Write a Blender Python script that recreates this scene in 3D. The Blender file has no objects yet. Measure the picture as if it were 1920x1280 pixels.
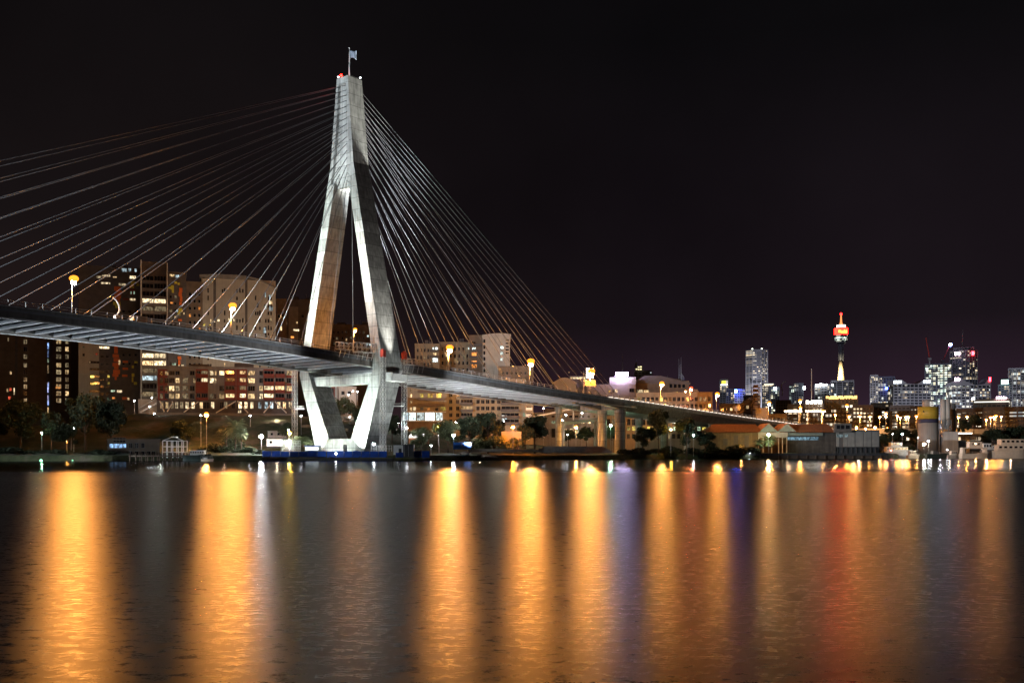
import bpy, math, random
from mathutils import Vector, Matrix
sc = bpy.context.scene
COL = sc.collection
PI = math.pi
F, CX, HY, CZ = 2000.0, 960.0, 852.0, 1.8      # focal length and horizon row of the 1920 px photograph, eye height
HAZE = 0.0

# ------------------------------------------------------------------ tools
class MB:
    """collects shapes that become ONE mesh object"""
    def __init__(s): s.v = []; s.f = []; s.m = []
    def add(s, vs, fs, mi=0):
        n = len(s.v); s.v += [tuple(v) for v in vs]
        for f in fs: s.f.append(tuple(n + i for i in f)); s.m.append(mi)
    def hexa(s, p, mi=0):
        s.add(p, [(0,3,2,1),(4,5,6,7),(0,1,5,4),(1,2,6,5),(2,3,7,6),(3,0,4,7)], mi)
    def box(s, x0, x1, y0, y1, z0, z1, mi=0):
        s.hexa([(x0,y0,z0),(x1,y0,z0),(x1,y1,z0),(x0,y1,z0),(x0,y0,z1),(x1,y0,z1),(x1,y1,z1),(x0,y1,z1)], mi)
    def bar(s, p, q, w, h=None, mi=0):
        """rectangular bar from p to q"""
        h = w if h is None else h
        p, q = Vector(p), Vector(q); d = (q - p).normalized()
        up = Vector((0,0,1)) if abs(d.z) < .95 else Vector((0,1,0))
        a = d.cross(up).normalized() * w / 2; b = a.cross(d).normalized() * h / 2
        s.hexa([p-a-b, p+a-b, q+a-b, q-a-b, p-a+b, p+a+b, q+a+b, q-a+b], mi)
    def tube(s, p, q, r0, r1=None, n=8, mi=0, caps=True):
        r1 = r0 if r1 is None else r1
        p, q = Vector(p), Vector(q); d = (q - p).normalized()
        up = Vector((0,0,1)) if abs(d.z) < .95 else Vector((1,0,0))
        a = d.cross(up).normalized(); b = a.cross(d)
        vs = []
        for c, r in ((p, r0), (q, r1)):
            for i in range(n):
                t = 2*PI*i/n; vs.append(c + a*math.cos(t)*r + b*math.sin(t)*r)
        fs = [(i, (i+1) % n, n+(i+1) % n, n+i) for i in range(n)]
        if caps: fs += [tuple(range(n-1, -1, -1)), tuple(range(n, 2*n))]
        s.add(vs, fs, mi)
    def lathe(s, prof, n=16, c=(0,0), mi=0):
        vs = []; fs = []
        for r, z in prof:
            for i in range(n):
                t = 2*PI*i/n; vs.append((c[0]+r*math.cos(t), c[1]+r*math.sin(t), z))
        for k in range(len(prof)-1):
            for i in range(n):
                fs.append((k*n+i, k*n+(i+1) % n, (k+1)*n+(i+1) % n, (k+1)*n+i))
        fs.append(tuple(range(n-1, -1, -1))); fs.append(tuple(range((len(prof)-1)*n, len(prof)*n)))
        s.add(vs, fs, mi)
    def ball(s, c, r, n=10, k=6, mi=0, sz=1.0):
        prof = [(max(.001, r*math.sin(PI*j/k)), c[2]-r*sz*math.cos(PI*j/k)) for j in range(k+1)]
        s.lathe(prof, n, (c[0], c[1]), mi)
    def prism(s, poly, y0, y1, mi=0):
        """polygon in x,z pushed along y"""
        n = len(poly)
        vs = [(x, y0, z) for x, z in poly] + [(x, y1, z) for x, z in poly]
        fs = [tuple(range(n)), tuple(range(2*n-1, n-1, -1))] + [(i, n+i, n+(i+1) % n, (i+1) % n) for i in range(n)]
        s.add(vs, fs, mi)
    def loft(s, rings, mi=0, caps=True):
        n = len(rings[0]); vs = [p for r in rings for p in r]; fs = []
        for k in range(len(rings)-1):
            for i in range(n):
                fs.append((k*n+i, k*n+(i+1) % n, (k+1)*n+(i+1) % n, (k+1)*n+i))
        if caps: fs += [tuple(range(n-1, -1, -1)), tuple(range((len(rings)-1)*n, len(rings)*n))]
        s.add(vs, fs, mi)
    def mesh(s, name, mats, smooth=False):
        me = bpy.data.meshes.new(name); me.from_pydata(s.v, [], s.f)
        for m in (mats if isinstance(mats, (list, tuple)) else [mats]): me.materials.append(m)
        me.polygons.foreach_set('material_index', s.m)
        if smooth: me.polygons.foreach_set('use_smooth', [True]*len(s.f))
        me.update(); return me
    def build(s, name, mats, parent=None, smooth=False):
        return link(name, s.mesh(name, mats, smooth), parent)

def link(name, data, parent=None, loc=None):
    o = bpy.data.objects.new(name, data); COL.objects.link(o)
    if parent is not None: o.parent = parent
    if loc is not None: o.location = loc
    return o
USED = {}
def tag(o, label, cat=None, group=None, kind=None):
    if label:
        if label in USED: print('DUP LABEL', label)
        n = len(label.split())
        if n < 4 or n > 16: print('LABEL WORDS', n, label)
        USED[label] = 1; o['label'] = label
    if cat: o['category'] = cat
    if group: o['group'] = group
    if kind: o['kind'] = kind
    return o
def thing(name, label, cat, loc=(0,0,0), rz=0.0, group=None):
    o = link(name, None, None, loc); o.rotation_euler = (0,0,rz)
    return tag(o, label, cat, group)
def dup(root, loc, label, rz=None, scale=None, group=None):
    r = root.copy(); COL.objects.link(r); r.location = loc
    if rz is not None: r.rotation_euler = (0,0,rz)
    if scale is not None: r.scale = scale if isinstance(scale, tuple) else (scale,)*3
    r['label'] = label
    if label in USED: print('DUP LABEL', label)
    USED[label] = 1
    if group: r['group'] = group
    for ch in list(root.children):
        c = ch.copy(); COL.objects.link(c); c.parent = r
        for g in list(ch.children):
            d = g.copy(); COL.objects.link(d); d.parent = c
    return r
def P(px, py, Y):
    """a point of the place: where the sight line of a photo pixel meets the plane at distance Y"""
    return Vector(((px-CX)/F*Y, Y, CZ+(HY-py)/F*Y))
def smooth01(t): t = max(0.0, min(1.0, t)); return t*t*(3-2*t)
def interp(x, tab):
    if x <= tab[0][0]: return tab[0][1]
    for (a, b), (c, d) in zip(tab, tab[1:]):
        if x <= c: return b+(d-b)*(x-a)/(c-a)
    return tab[-1][1]

# ------------------------------------------------------------------ materials
def newmat(name):
    m = bpy.data.materials.new(name); m.use_nodes = True
    nt = m.node_tree; b = nt.nodes['Principled BSDF']; return m, nt, b
def N(nt, t, **kw):
    n = nt.nodes.new(t)
    for k, v in kw.items():
        if isinstance(k, str) and hasattr(n, k): setattr(n, k, v)
    return n
def coord(nt, which='Object', scale=(1,1,1)):
    tc = N(nt, 'ShaderNodeTexCoord'); mp = N(nt, 'ShaderNodeMapping'); mp.inputs['Scale'].default_value = scale
    nt.links.new(tc.outputs[which], mp.inputs['Vector']); return mp.outputs['Vector']
def surf(name, rgb, rough=.8, var=.25, scale=.6, bump=.02, metal=0.0, streak=0.0, coat=0.0, spec=.5):
    """painted / cast / grown surface: colour that wanders, worn gloss and a fine relief"""
    m, nt, b = newmat(name); L = nt.links
    v = coord(nt)
    n1 = N(nt, 'ShaderNodeTexNoise'); n1.inputs['Scale'].default_value = scale; n1.inputs['Detail'].default_value = 6
    L.new(v, n1.inputs['Vector'])
    mr = N(nt, 'ShaderNodeMapRange'); mr.inputs['From Min'].default_value = .25; mr.inputs['From Max'].default_value = .75
    mr.inputs['To Min'].default_value = 1-var; mr.inputs['To Max'].default_value = 1+var
    L.new(n1.outputs['Fac'], mr.inputs['Value']); fac = mr.outputs['Result']
    if streak:
        v2 = coord(nt, 'Object', (1.2,1.2,.05)); n2 = N(nt, 'ShaderNodeTexNoise'); n2.inputs['Scale'].default_value = 1.0; n2.inputs['Detail'].default_value = 4
        L.new(v2, n2.inputs['Vector']); r2 = N(nt, 'ShaderNodeMapRange'); r2.inputs['From Min'].default_value = .35; r2.inputs['From Max'].default_value = .65
        r2.inputs['To Min'].default_value = 1-streak; r2.inputs['To Max'].default_value = 1.0; L.new(n2.outputs['Fac'], r2.inputs['Value'])
        mu = N(nt, 'ShaderNodeMath', operation='MULTIPLY'); L.new(fac, mu.inputs[0]); L.new(r2.outputs['Result'], mu.inputs[1]); fac = mu.outputs[0]
    vm = N(nt, 'ShaderNodeVectorMath', operation='SCALE'); vm.inputs[0].default_value = rgb; L.new(fac, vm.inputs['Scale'])
    L.new(vm.outputs['Vector'], b.inputs['Base Color'])
    b.inputs['Roughness'].default_value = rough; b.inputs['Metallic'].default_value = metal
    b.inputs['Specular IOR Level'].default_value = spec
    if bump:
        n3 = N(nt, 'ShaderNodeTexNoise'); n3.inputs['Scale'].default_value = scale*6; L.new(v, n3.inputs['Vector'])
        bp = N(nt, 'ShaderNodeBump'); bp.inputs['Distance'].default_value = bump; bp.inputs['Strength'].default_value = .6
        L.new(n3.outputs['Fac'], bp.inputs['Height']); L.new(bp.outputs['Normal'], b.inputs['Normal'])
    return m
def cast_concrete(name, rgb, lift=3.9, streak=.4):
    """concrete poured in lifts: joints, board marks, drip stains"""
    m, nt, b = newmat(name); L = nt.links
    tc = N(nt, 'ShaderNodeTexCoord'); sep = N(nt, 'ShaderNodeSeparateXYZ'); L.new(tc.outputs['Object'], sep.inputs[0])
    dv = N(nt, 'ShaderNodeMath', operation='DIVIDE'); L.new(sep.outputs['Z'], dv.inputs[0]); dv.inputs[1].default_value = lift
    fr = N(nt, 'ShaderNodeMath', operation='FRACT'); L.new(dv.outputs[0], fr.inputs[0])
    jt = N(nt, 'ShaderNodeMath', operation='LESS_THAN'); L.new(fr.outputs[0], jt.inputs[0]); jt.inputs[1].default_value = .045
    fl = N(nt, 'ShaderNodeMath', operation='FLOOR'); L.new(dv.outputs[0], fl.inputs[0])
    wn = N(nt, 'ShaderNodeTexWhiteNoise', noise_dimensions='1D'); L.new(fl.outputs[0], wn.inputs['W'])
    liftv = N(nt, 'ShaderNodeMapRange'); liftv.inputs['To Min'].default_value = .78; liftv.inputs['To Max'].default_value = 1.10; L.new(wn.outputs['Value'], liftv.inputs['Value'])
    n1 = N(nt, 'ShaderNodeTexNoise'); n1.inputs['Scale'].default_value = .45; n1.inputs['Detail'].default_value = 8; n1.inputs['Roughness'].default_value = .65; L.new(tc.outputs['Object'], n1.inputs['Vector'])
    r1 = N(nt, 'ShaderNodeMapRange'); r1.inputs['From Min'].default_value = .3; r1.inputs['From Max'].default_value = .7; r1.inputs['To Min'].default_value = .68; r1.inputs['To Max'].default_value = 1.14; L.new(n1.outputs['Fac'], r1.inputs['Value'])
    v2 = coord(nt, 'Object', (1.6,1.6,.06)); n2 = N(nt, 'ShaderNodeTexNoise'); n2.inputs['Scale'].default_value = 1.0; n2.inputs['Detail'].default_value = 5; L.new(v2, n2.inputs['Vector'])
    r2 = N(nt, 'ShaderNodeMapRange'); r2.inputs['From Min'].default_value = .35; r2.inputs['From Max'].default_value = .62; r2.inputs['To Min'].default_value = 1-streak; r2.inputs['To Max'].default_value = 1; L.new(n2.outputs['Fac'], r2.inputs['Value'])
    ms = [r1.outputs['Result'], r2.outputs['Result'], liftv.outputs['Result']]
    cur = ms[0]
    for x in ms[1:]:
        q = N(nt, 'ShaderNodeMath', operation='MULTIPLY'); L.new(cur, q.inputs[0]); L.new(x, q.inputs[1]); cur = q.outputs[0]
    jd = N(nt, 'ShaderNodeMath', operation='MULTIPLY_ADD'); L.new(jt.outputs[0], jd.inputs[0]); jd.inputs[1].default_value = -.5; jd.inputs[2].default_value = 1
    q = N(nt, 'ShaderNodeMath', operation='MULTIPLY'); L.new(cur, q.inputs[0]); L.new(jd.outputs[0], q.inputs[1])
    vm = N(nt, 'ShaderNodeVectorMath', operation='SCALE'); vm.inputs[0].default_value = rgb; L.new(q.outputs[0], vm.inputs['Scale']); L.new(vm.outputs['Vector'], b.inputs['Base Color'])
    b.inputs['Roughness'].default_value = .82
    ad = N(nt, 'ShaderNodeMath', operation='SUBTRACT'); L.new(n1.outputs['Fac'], ad.inputs[0]); L.new(jt.outputs[0], ad.inputs[1])
    bp = N(nt, 'ShaderNodeBump'); bp.inputs['Distance'].default_value = .05; bp.inputs['Strength'].default_value = .5; L.new(ad.outputs[0], bp.inputs['Height']); L.new(bp.outputs['Normal'], b.inputs['Normal'])
    return m
def glow(name, rgb, strength, sample=True):
    """something that gives off light"""
    m = bpy.data.materials.new(name); m.use_nodes = True; nt = m.node_tree; nt.nodes.clear()
    e = N(nt, 'ShaderNodeEmission'); e.inputs['Color'].default_value = (*rgb, 1); e.inputs['Strength'].default_value = strength
    o = N(nt, 'ShaderNodeOutputMaterial'); nt.links.new(e.outputs[0], o.inputs['Surface'])
    m.cycles.emission_sampling = 'FRONT' if sample else 'NONE'
    return m
def room(name, rgb, strength):
    """a lit room behind its pane: uneven, with curtains and furniture breaking the light, each room a little different"""
    m, nt, b = newmat(name); L = nt.links
    tc = N(nt, 'ShaderNodeTexCoord'); oi = N(nt, 'ShaderNodeObjectInfo')
    off = N(nt, 'ShaderNodeVectorMath', operation='SCALE'); off.inputs[0].default_value = (91, 37, 53); L.new(oi.outputs['Random'], off.inputs['Scale'])
    ad = N(nt, 'ShaderNodeVectorMath', operation='ADD'); L.new(tc.outputs['Object'], ad.inputs[0]); L.new(off.outputs['Vector'], ad.inputs[1])
    mp = N(nt, 'ShaderNodeMapping'); mp.inputs['Scale'].default_value = (1.6, 1, .9); L.new(ad.outputs['Vector'], mp.inputs['Vector'])
    n1 = N(nt, 'ShaderNodeTexNoise'); n1.inputs['Scale'].default_value = .8; n1.inputs['Detail'].default_value = 3; L.new(mp.outputs['Vector'], n1.inputs['Vector'])
    r1 = N(nt, 'ShaderNodeMapRange'); r1.inputs['From Min'].default_value = .35; r1.inputs['From Max'].default_value = .65; r1.inputs['To Min'].default_value = .12; r1.inputs['To Max'].default_value = 1.5; L.new(n1.outputs['Fac'], r1.inputs['Value'])
    r2 = N(nt, 'ShaderNodeMapRange'); r2.inputs['To Min'].default_value = .18*strength; r2.inputs['To Max'].default_value = 1.35*strength; L.new(oi.outputs['Random'], r2.inputs['Value'])
    q = N(nt, 'ShaderNodeMath', operation='MULTIPLY'); L.new(r1.outputs['Result'], q.inputs[0]); L.new(r2.outputs['Result'], q.inputs[1])
    b.inputs['Base Color'].default_value = (.02,.02,.02,1); b.inputs['Roughness'].default_value = .15
    b.inputs['Emission Color'].default_value = (*rgb, 1); L.new(q.outputs[0], b.inputs['Emission Strength'])
    m.cycles.emission_sampling = 'NONE'
    return m
def glazing(name, cw, fh, p, warm=(1,.72,.4), cool=(.75,.92,1), strength=1.6, floorp=.12, base=(.02,.024,.03)):
    """curtain wall of a far tower: one room per grid cell, some of them lit, some floors lit right through"""
    m, nt, b = newmat(name); L = nt.links
    tc = N(nt, 'ShaderNodeTexCoord'); sep = N(nt, 'ShaderNodeSeparateXYZ'); L.new(tc.outputs['Object'], sep.inputs[0])
    xy = N(nt, 'ShaderNodeMath', operation='ADD'); L.new(sep.outputs['X'], xy.inputs[0]); L.new(sep.outputs['Y'], xy.inputs[1])
    def cell(src, d):
        a = N(nt, 'ShaderNodeMath', operation='DIVIDE'); L.new(src, a.inputs[0]); a.inputs[1].default_value = d
        f = N(nt, 'ShaderNodeMath', operation='FLOOR'); L.new(a.outputs[0], f.inputs[0]); return f.outputs[0]
    cx, cz = cell(xy.outputs[0], cw), cell(sep.outputs['Z'], fh)
    c3 = cell(xy.outputs[0], cw*4)
    oi = N(nt, 'ShaderNodeObjectInfo')
    def wn(a, b_):
        cb = N(nt, 'ShaderNodeCombineXYZ'); L.new(a, cb.inputs[0]); L.new(b_, cb.inputs[1]); L.new(oi.outputs['Random'], cb.inputs[2])
        w = N(nt, 'ShaderNodeTexWhiteNoise', noise_dimensions='3D'); L.new(cb.outputs[0], w.inputs['Vector']); return w
    w1, w2 = wn(cx, cz), wn(c3, cz)
    l1 = N(nt, 'ShaderNodeMath', operation='LESS_THAN'); L.new(w1.outputs['Value'], l1.inputs[0]); l1.inputs[1].default_value = p
    l2 = N(nt, 'ShaderNodeMath', operation='LESS_THAN'); L.new(w2.outputs['Value'], l2.inputs[0]); l2.inputs[1].default_value = floorp
    mx = N(nt, 'ShaderNodeMath', operation='MAXIMUM'); L.new(l1.outputs[0], mx.inputs[0]); L.new(l2.outputs[0], mx.inputs[1])
    s2 = N(nt, 'ShaderNodeSeparateColor'); L.new(w1.outputs['Color'], s2.inputs[0])
    br = N(nt, 'ShaderNodeMath', operation='POWER'); L.new(s2.outputs[1], br.inputs[0]); br.inputs[1].default_value = 2.2
    ms = N(nt, 'ShaderNodeMath', operation='MULTIPLY_ADD'); L.new(br.outputs[0], ms.inputs[0]); ms.inputs[1].default_value = strength*1.15; ms.inputs[2].default_value = strength*.12
    st = N(nt, 'ShaderNodeMath', operation='MULTIPLY'); L.new(ms.outputs[0], st.inputs[0]); L.new(mx.outputs[0], st.inputs[1])
    mc = N(nt, 'ShaderNodeMix', data_type='RGBA'); L.new(s2.outputs[2], mc.inputs['Factor'])
    mc.inputs[6].default_value = (*warm, 1); mc.inputs[7].default_value = (*cool, 1)
    L.new(mc.outputs[2], b.inputs['Emission Color']); L.new(st.outputs[0], b.inputs['Emission Strength'])
    b.inputs['Base Color'].default_value = (*base, 1); b.inputs['Roughness'].default_value = .25
    m.cycles.emission_sampling = 'NONE'
    return m

M = {}
M['pylon'] = cast_concrete('pylon_concrete', (.46,.47,.45))
M['deckc'] = cast_concrete('deck_concrete', (.30,.30,.29), 50, .35)
M['soffit'] = surf('soffit_paint', (.24,.25,.27), .6, .25, .3, .01, streak=.1)
M['girder'] = surf('lit_flange_paint', (.72,.74,.77), .45, .15, .5, .004)
M['fascia'] = surf('weathered_fascia', (.23,.215,.20), .8, .35, .35, .02, streak=.3)
M['asphalt'] = surf('asphalt', (.05,.05,.05), .85, .3, 1.5, .01)
M['cable'] = surf('cable_sheath', (.10,.10,.105), .3, .1, .3, 0)
M['steel'] = surf('galvanised_steel', (.42,.43,.44), .42, .25, 2, .003, metal=.6)
M['white'] = surf('white_paint', (.74,.74,.72), .5, .12, 1.2, .003)
M['darksteel'] = surf('dark_steel', (.05,.05,.055), .5, .3, 1, .004)
M['red'] = surf('red_paint', (.5,.05,.03), .5, .15, 1, .003)
M['redpanel'] = surf('brick_red_cladding', (.20,.042,.028), .7, .2, .6, .01)
M['grey'] = surf('grey_render', (.26,.25,.24), .85, .2, .4, .012, streak=.15)
M['dgrey'] = surf('dark_grey_render', (.11,.10,.10), .85, .25, .4, .012)
M['pale'] = surf('pale_render', (.44,.41,.36), .85, .14, .3, .012, streak=.12)
M['cream'] = surf('cream_render', (.29,.24,.165), .85, .14, .3, .012, streak=.12)
M['ochre'] = surf('ochre_boards', (.26,.17,.085), .85, .3, .5, .02, streak=.3)
M['brown'] = surf('brown_render', (.16,.12,.09), .85, .25, .4, .012, streak=.1)
M['orangep'] = surf('orange_cladding', (.75,.16,.03), .6, .12, .5, .006)
M['yellowp'] = surf('yellow_cladding', (.62,.58,.06), .6, .12, .5, .006)
M['cityw'] = surf('tower_cladding', (.34,.34,.37), .6, .15, .05, 0)
M['cityd'] = surf('dark_tower_cladding', (.10,.11,.14), .5, .2, .05, 0)
M['frame'] = surf('window_frame', (.16,.15,.14), .5, .1, 2, 0)
M['roofo'] = surf('terracotta_roof', (.30,.12,.055), .8, .3, 1.2, .03)
M['roofg'] = surf('grey_sheet_roof', (.2,.23,.21), .55, .2, .8, .01)
M['bark'] = surf('bark', (.10,.07,.05), .9, .3, 3, .02)
M['leaf'] = surf('leaf_green', (.05,.062,.025), .7, .45, .5, 0)
M['leafd'] = surf('leaf_dark', (.035,.05,.022), .7, .4, .5, 0)
M['leafl'] = surf('leaf_light', (.15,.17,.08), .65, .4, .5, 0)
M['rock'] = surf('sandstone_rock', (.26,.21,.15), .9, .4, .5, .12)
M['hull_d'] = surf('dark_hull', (.03,.045,.04), .4, .3, .8, .01)
M['cabin'] = surf('boat_cabin_paint', (.6,.5,.4), .45, .12, 1, .004)
M['bluep'] = surf('blue_hoarding', (.02,.10,.55), .5, .35, .5, .02)
M['yellowb'] = surf('yellow_silo_paint', (.58,.40,.05), .55, .08, .3, .004, streak=.1)
M['siloc'] = surf('silo_concrete', (.42,.40,.38), .75, .15, .25, .01, streak=.25)
M['silow'] = surf('white_silo_paint', (.62,.60,.56), .6, .1, .3, .004, streak=.2)
M['navy'] = surf('navy_band_paint', (.05,.05,.10), .6, .1, .3, .004)
M['tarp'] = surf('blue_tarpaulin', (.03,.16,.62), .45, .25, 1.5, .05)
m, nt, b = newmat('dark_glass'); b.inputs['Base Color'].default_value = (.012,.013,.016,1); b.inputs['Roughness'].default_value = .08; M['glass'] = m
WARM, ORNG, COOL, YEL = (1,.70,.34), (1,.42,.12), (.75,.93,1), (1,.80,.25)
R = {'w': room('warm_room', (1,.68,.33), 1.15), 'W': room('bright_warm_room', (1,.78,.46), 1.9), 'd': room('dim_warm_room', (.9,.70,.40), .26),
     'o': room('orange_room', (1,.34,.07), 1.2), 'c': room('cool_room', (.70,.92,1), 1.1), 'C': room('bright_cool_room', (.82,.97,.95), 2.2),
     'y': room('yellow_room', (1,.78,.14), 1.2), 'b': room('blue_strip', (.3,.5,1), 1.0), 'g': room('greenish_room', (.6,.85,.6), .7),
     'k': M['glass'], 'r': room('red_room', (1,.12,.06), 1.0)}
SOD = (1,.365,.07)
# ------------------------------------------------------------------ camera, sky
cam = bpy.data.cameras.new('camera'); co = bpy.data.objects.new('camera', cam); COL.objects.link(co)
co.location = (0,0,CZ); co.rotation_euler = (PI/2,0,0)
cam.sensor_width = 36; cam.lens = F/1920*36; cam.shift_y = (HY-640)/1920; cam.clip_end = 30000; cam.clip_start = .1
sc.camera = co
w = bpy.data.worlds.new('World'); sc.world = w; w.use_nodes = True; nt = w.node_tree; nt.nodes.clear(); L = nt.links
tc = N(nt, 'ShaderNodeTexCoord'); sp = N(nt, 'ShaderNodeSeparateXYZ'); L.new(tc.outputs['Generated'], sp.inputs[0])
def ramp(stops):
    r = N(nt, 'ShaderNodeValToRGB'); el = r.color_ramp.elements
    while len(el) < len(stops): el.new(.5)
    for e, (p, c) in zip(el, stops): e.position = p; e.color = (*c, 1)
    L.new(sp.outputs['Z'], r.inputs['Fac']); return r.outputs['Color']
# town glow: brownish to the north west, violet over the city centre
ca = ramp([(0,(.032,.017,.0130)), (.08,(.0170,.0098,.0092)), (.2,(.0078,.0055,.0058)), (.42,(.0036,.0030,.0034))])
cb = ramp([(0,(.058,.028,.048)), (.05,(.026,.0135,.0235)), (.12,(.0100,.0066,.0092)), (.36,(.0034,.0030,.0036))])
mr = N(nt, 'ShaderNodeMapRange'); mr.inputs['From Min'].default_value = -.25; mr.inputs['From Max'].default_value = .12; L.new(sp.outputs['X'], mr.inputs['Value'])
cn = N(nt, 'ShaderNodeTexNoise'); cn.inputs['Scale'].default_value = 2.2; cn.inputs['Detail'].default_value = 5; L.new(tc.outputs['Generated'], cn.inputs['Vector'])
cr = N(nt, 'ShaderNodeMapRange'); cr.inputs['From Min'].default_value = .3; cr.inputs['From Max'].default_value = .7; cr.inputs['To Min'].default_value = .62; cr.inputs['To Max'].default_value = 1.38; L.new(cn.outputs['Fac'], cr.inputs['Value'])
mx = N(nt, 'ShaderNodeMix', data_type='RGBA'); L.new(mr.outputs['Result'], mx.inputs['Factor']); L.new(ca, mx.inputs[6]); L.new(cb, mx.inputs[7])
bg = N(nt, 'ShaderNodeBackground'); L.new(mx.outputs[2], bg.inputs['Color']); L.new(cr.outputs['Result'], bg.inputs['Strength'])
ow = N(nt, 'ShaderNodeOutputWorld'); L.new(bg.outputs[0], ow.inputs['Surface'])
vs = sc.view_settings; vs.view_transform = 'Standard'; vs.look = 'None'; vs.gamma = 1; vs.exposure = 0; vs.use_curve_mapping = False
cy = sc.cycles; cy.use_denoising = True; cy.use_light_tree = True; cy.max_bounces = 5; cy.diffuse_bounces = 2; cy.glossy_bounces = 3
cy.sample_clamp_indirect = 4; cy.sample_clamp_direct = 0; cy.caustics_reflective = False; cy.caustics_refractive = False; cy.use_adaptive_sampling = True; cy.adaptive_threshold = .02

def lamp(name, loc, rgb, power, kind='POINT', target=None, size=60, blend=.4, radius=.4, parent=None):
    d = bpy.data.lights.new(name, kind); d.color = rgb; d.energy = power; d.shadow_soft_size = radius
    o = bpy.data.objects.new(name, d); COL.objects.link(o); o.location = loc
    if kind == 'SPOT':
        d.spot_size = math.radians(size); d.spot_blend = blend
        o.rotation_euler = (Vector(target)-Vector(loc)).to_track_quat('-Z', 'Y').to_euler()
    return o

# ------------------------------------------------------------------ bridge frame: x along the deck, y away from the camera, z up
BO = Vector((-54.3, 356.2, 0)); BR = math.radians(50)
def BW(s, u, z): return Vector((BO.x + s*math.cos(BR) - u*math.sin(BR), BO.y + s*math.sin(BR) + u*math.cos(BR), z))
TOP = [(-260,38.2),(-200,38.0),(-160,37.8),(-122,37.4),(-96,37.0),(-64,36.2),(-36,34.9),(-14,33.6),(0,32.9),(35,30.8),(70,28.6),(110,26.6),(150,25.2),(200,22.9),(250,20.7),(317,18.2),(380,15.6),(430,13.5)]
def T(s):
    return (interp(s-12, TOP)+interp(s, TOP)*2+interp(s+12, TOP))/4
bridge = thing('cable_stayed_bridge', 'long cable-stayed road bridge with one floodlit concrete diamond pylon', 'bridge', BO, BR)
HU = 15.8
ST = [s for s in range(-260, 425, 10)]
def strip(mb, ss, secs, mi=0):
    """loft a cross-section (u, dz below the parapet top) along the deck"""
    mb.loft([[(s, u, T(s)+dz) for u, dz in secs] for s in ss], mi)
# deck slab and carriageway
mb = MB(); strip(mb, ST, [(-HU,-1.0),(-HU,-1.5),(HU,-1.5),(HU,-1.0)]); deck = mb.build('deck', M['soffit'], bridge)
mb = MB(); strip(mb, ST, [(-HU+.5,-.94),(-HU+.5,-1.02),(HU-.5,-1.02),(HU-.5,-.94)]); mb.build('carriageway', M['asphalt'], bridge)
for sgn in (-1, 1):
    mb = MB(); a, b_ = (HU-.42)*sgn, (HU+.03)*sgn
    strip(mb, ST, [(a,-.99),(a,0),(b_,0),(b_,-.99)]); mb.build('parapet', M['deckc'], bridge)
    mb = MB(); a, b_ = (HU-1.0)*sgn, (HU-.02)*sgn
    strip(mb, [s for s in ST if s < 150], [(a,-1.52),(a,-3.0),(b_,-3.0),(b_,-1.52)]); mb.build('edge_girder', M['fascia'], bridge)
    mb = MB()
    for s0 in range(-255, 150, 15):
        s1 = s0+15; mb.tube((s0,(HU-.35)*sgn,T(s0)-3.2), (s1,(HU-.35)*sgn,T(s1)-3.2), .17, n=8)
    mb.build('service_pipe', M['white'], bridge)
    mb = MB()
    for s0 in range(-255, 415, 15):
        s1 = s0+15
        for h in (.55, 1.15): mb.tube((s0,(HU-.1)*sgn,T(s0)+h), (s1,(HU-.1)*sgn,T(s1)+h), .05, n=5)
    for k in range(160):
        s = -255+k*4.2; mb.bar((s,(HU-.1)*sgn,T(s)-.02), (s,(HU-.1)*sgn,T(s)+1.25), .12)
        mb.bar((s,(HU+.04)*sgn,T(s)-.1), (s,(HU+.5)*sgn,T(s)-.35), .14)       # brackets outside the parapet
    mb.build('railing', M['white'], bridge)
    mb = MB()
    for s0 in range(-255, 415, 15):
        s1 = s0+15; mb.bar((s0,(HU+.42)*sgn,T(s0)-.34), (s1,(HU+.42)*sgn,T(s1)-.34), .22, .12)
    mb.build('cable_tray', M['white'], bridge)
# cross girders of the main and back span (steel I sections under the slab)
k = 0
for i in range(78):
    s = -250+i*5.2
    if abs(s) < 4.5: continue
    mb = MB(); y0, y1 = -HU+1.02, HU-1.02; t = T(s)
    mb.box(s-.12, s+.12, y0, y1, t-2.55, t-1.52); mb.box(s-.30, s+.30, y0, y1, t-2.66, t-2.552, 1)
    mb.build('cross_girder', [M['soffit'], M['girder']], bridge)  # flanges coloured lighter than the webs to imitate grazing floodlight
# viaduct box girder beyond the back span
mb = MB(); strip(mb, [s for s in ST if s >= 140], [(-12,-1.52),(-9.5,-4.6),(9.5,-4.6),(12,-1.52)]); mb.build('box_girder', M['deckc'], bridge)
mb = MB(); strip(mb, [s for s in ST if s >= 140], [(-HU-.02,-1.02),(-HU-.02,-2.1),(-HU+.5,-2.1),(-HU+.5,-1.02)]); mb.build('edge_beam', M['deckc'], bridge)
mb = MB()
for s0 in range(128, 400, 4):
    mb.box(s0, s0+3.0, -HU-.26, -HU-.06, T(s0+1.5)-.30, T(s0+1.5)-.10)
mb.build('light_trail_strip', glow('light_trail_glow', (1,.86,.72), 3.2), bridge)  # glowing strip added for the bright line of headlight trails
# piers: three round columns under the end of the back span, then pairs
def pier(s, u, r, z1, flare=True):
    mb = MB(); pr = [(r*1.02,1.2),(r,1.5),(r,z1-2.6),(r*1.12,z1-1.6),(r*1.12,z1)] if flare else [(r,1.2),(r,z1)]
    mb.lathe(pr, 20, (s,u)); mb.build('pier', M['pylon'], bridge, True)
pier(141, -12.8, 2.25, T(141)-4.62); pier(143, -2.2, 1.95, T(141)-4.62); pier(133, 14.0, 1.4, T(133)-3.02)
for s in (186, 230, 276, 322, 368): pier(s, -7, 1.7, T(s)-4.62); pier(s, 7, 1.7, T(s)-4.62)
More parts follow.
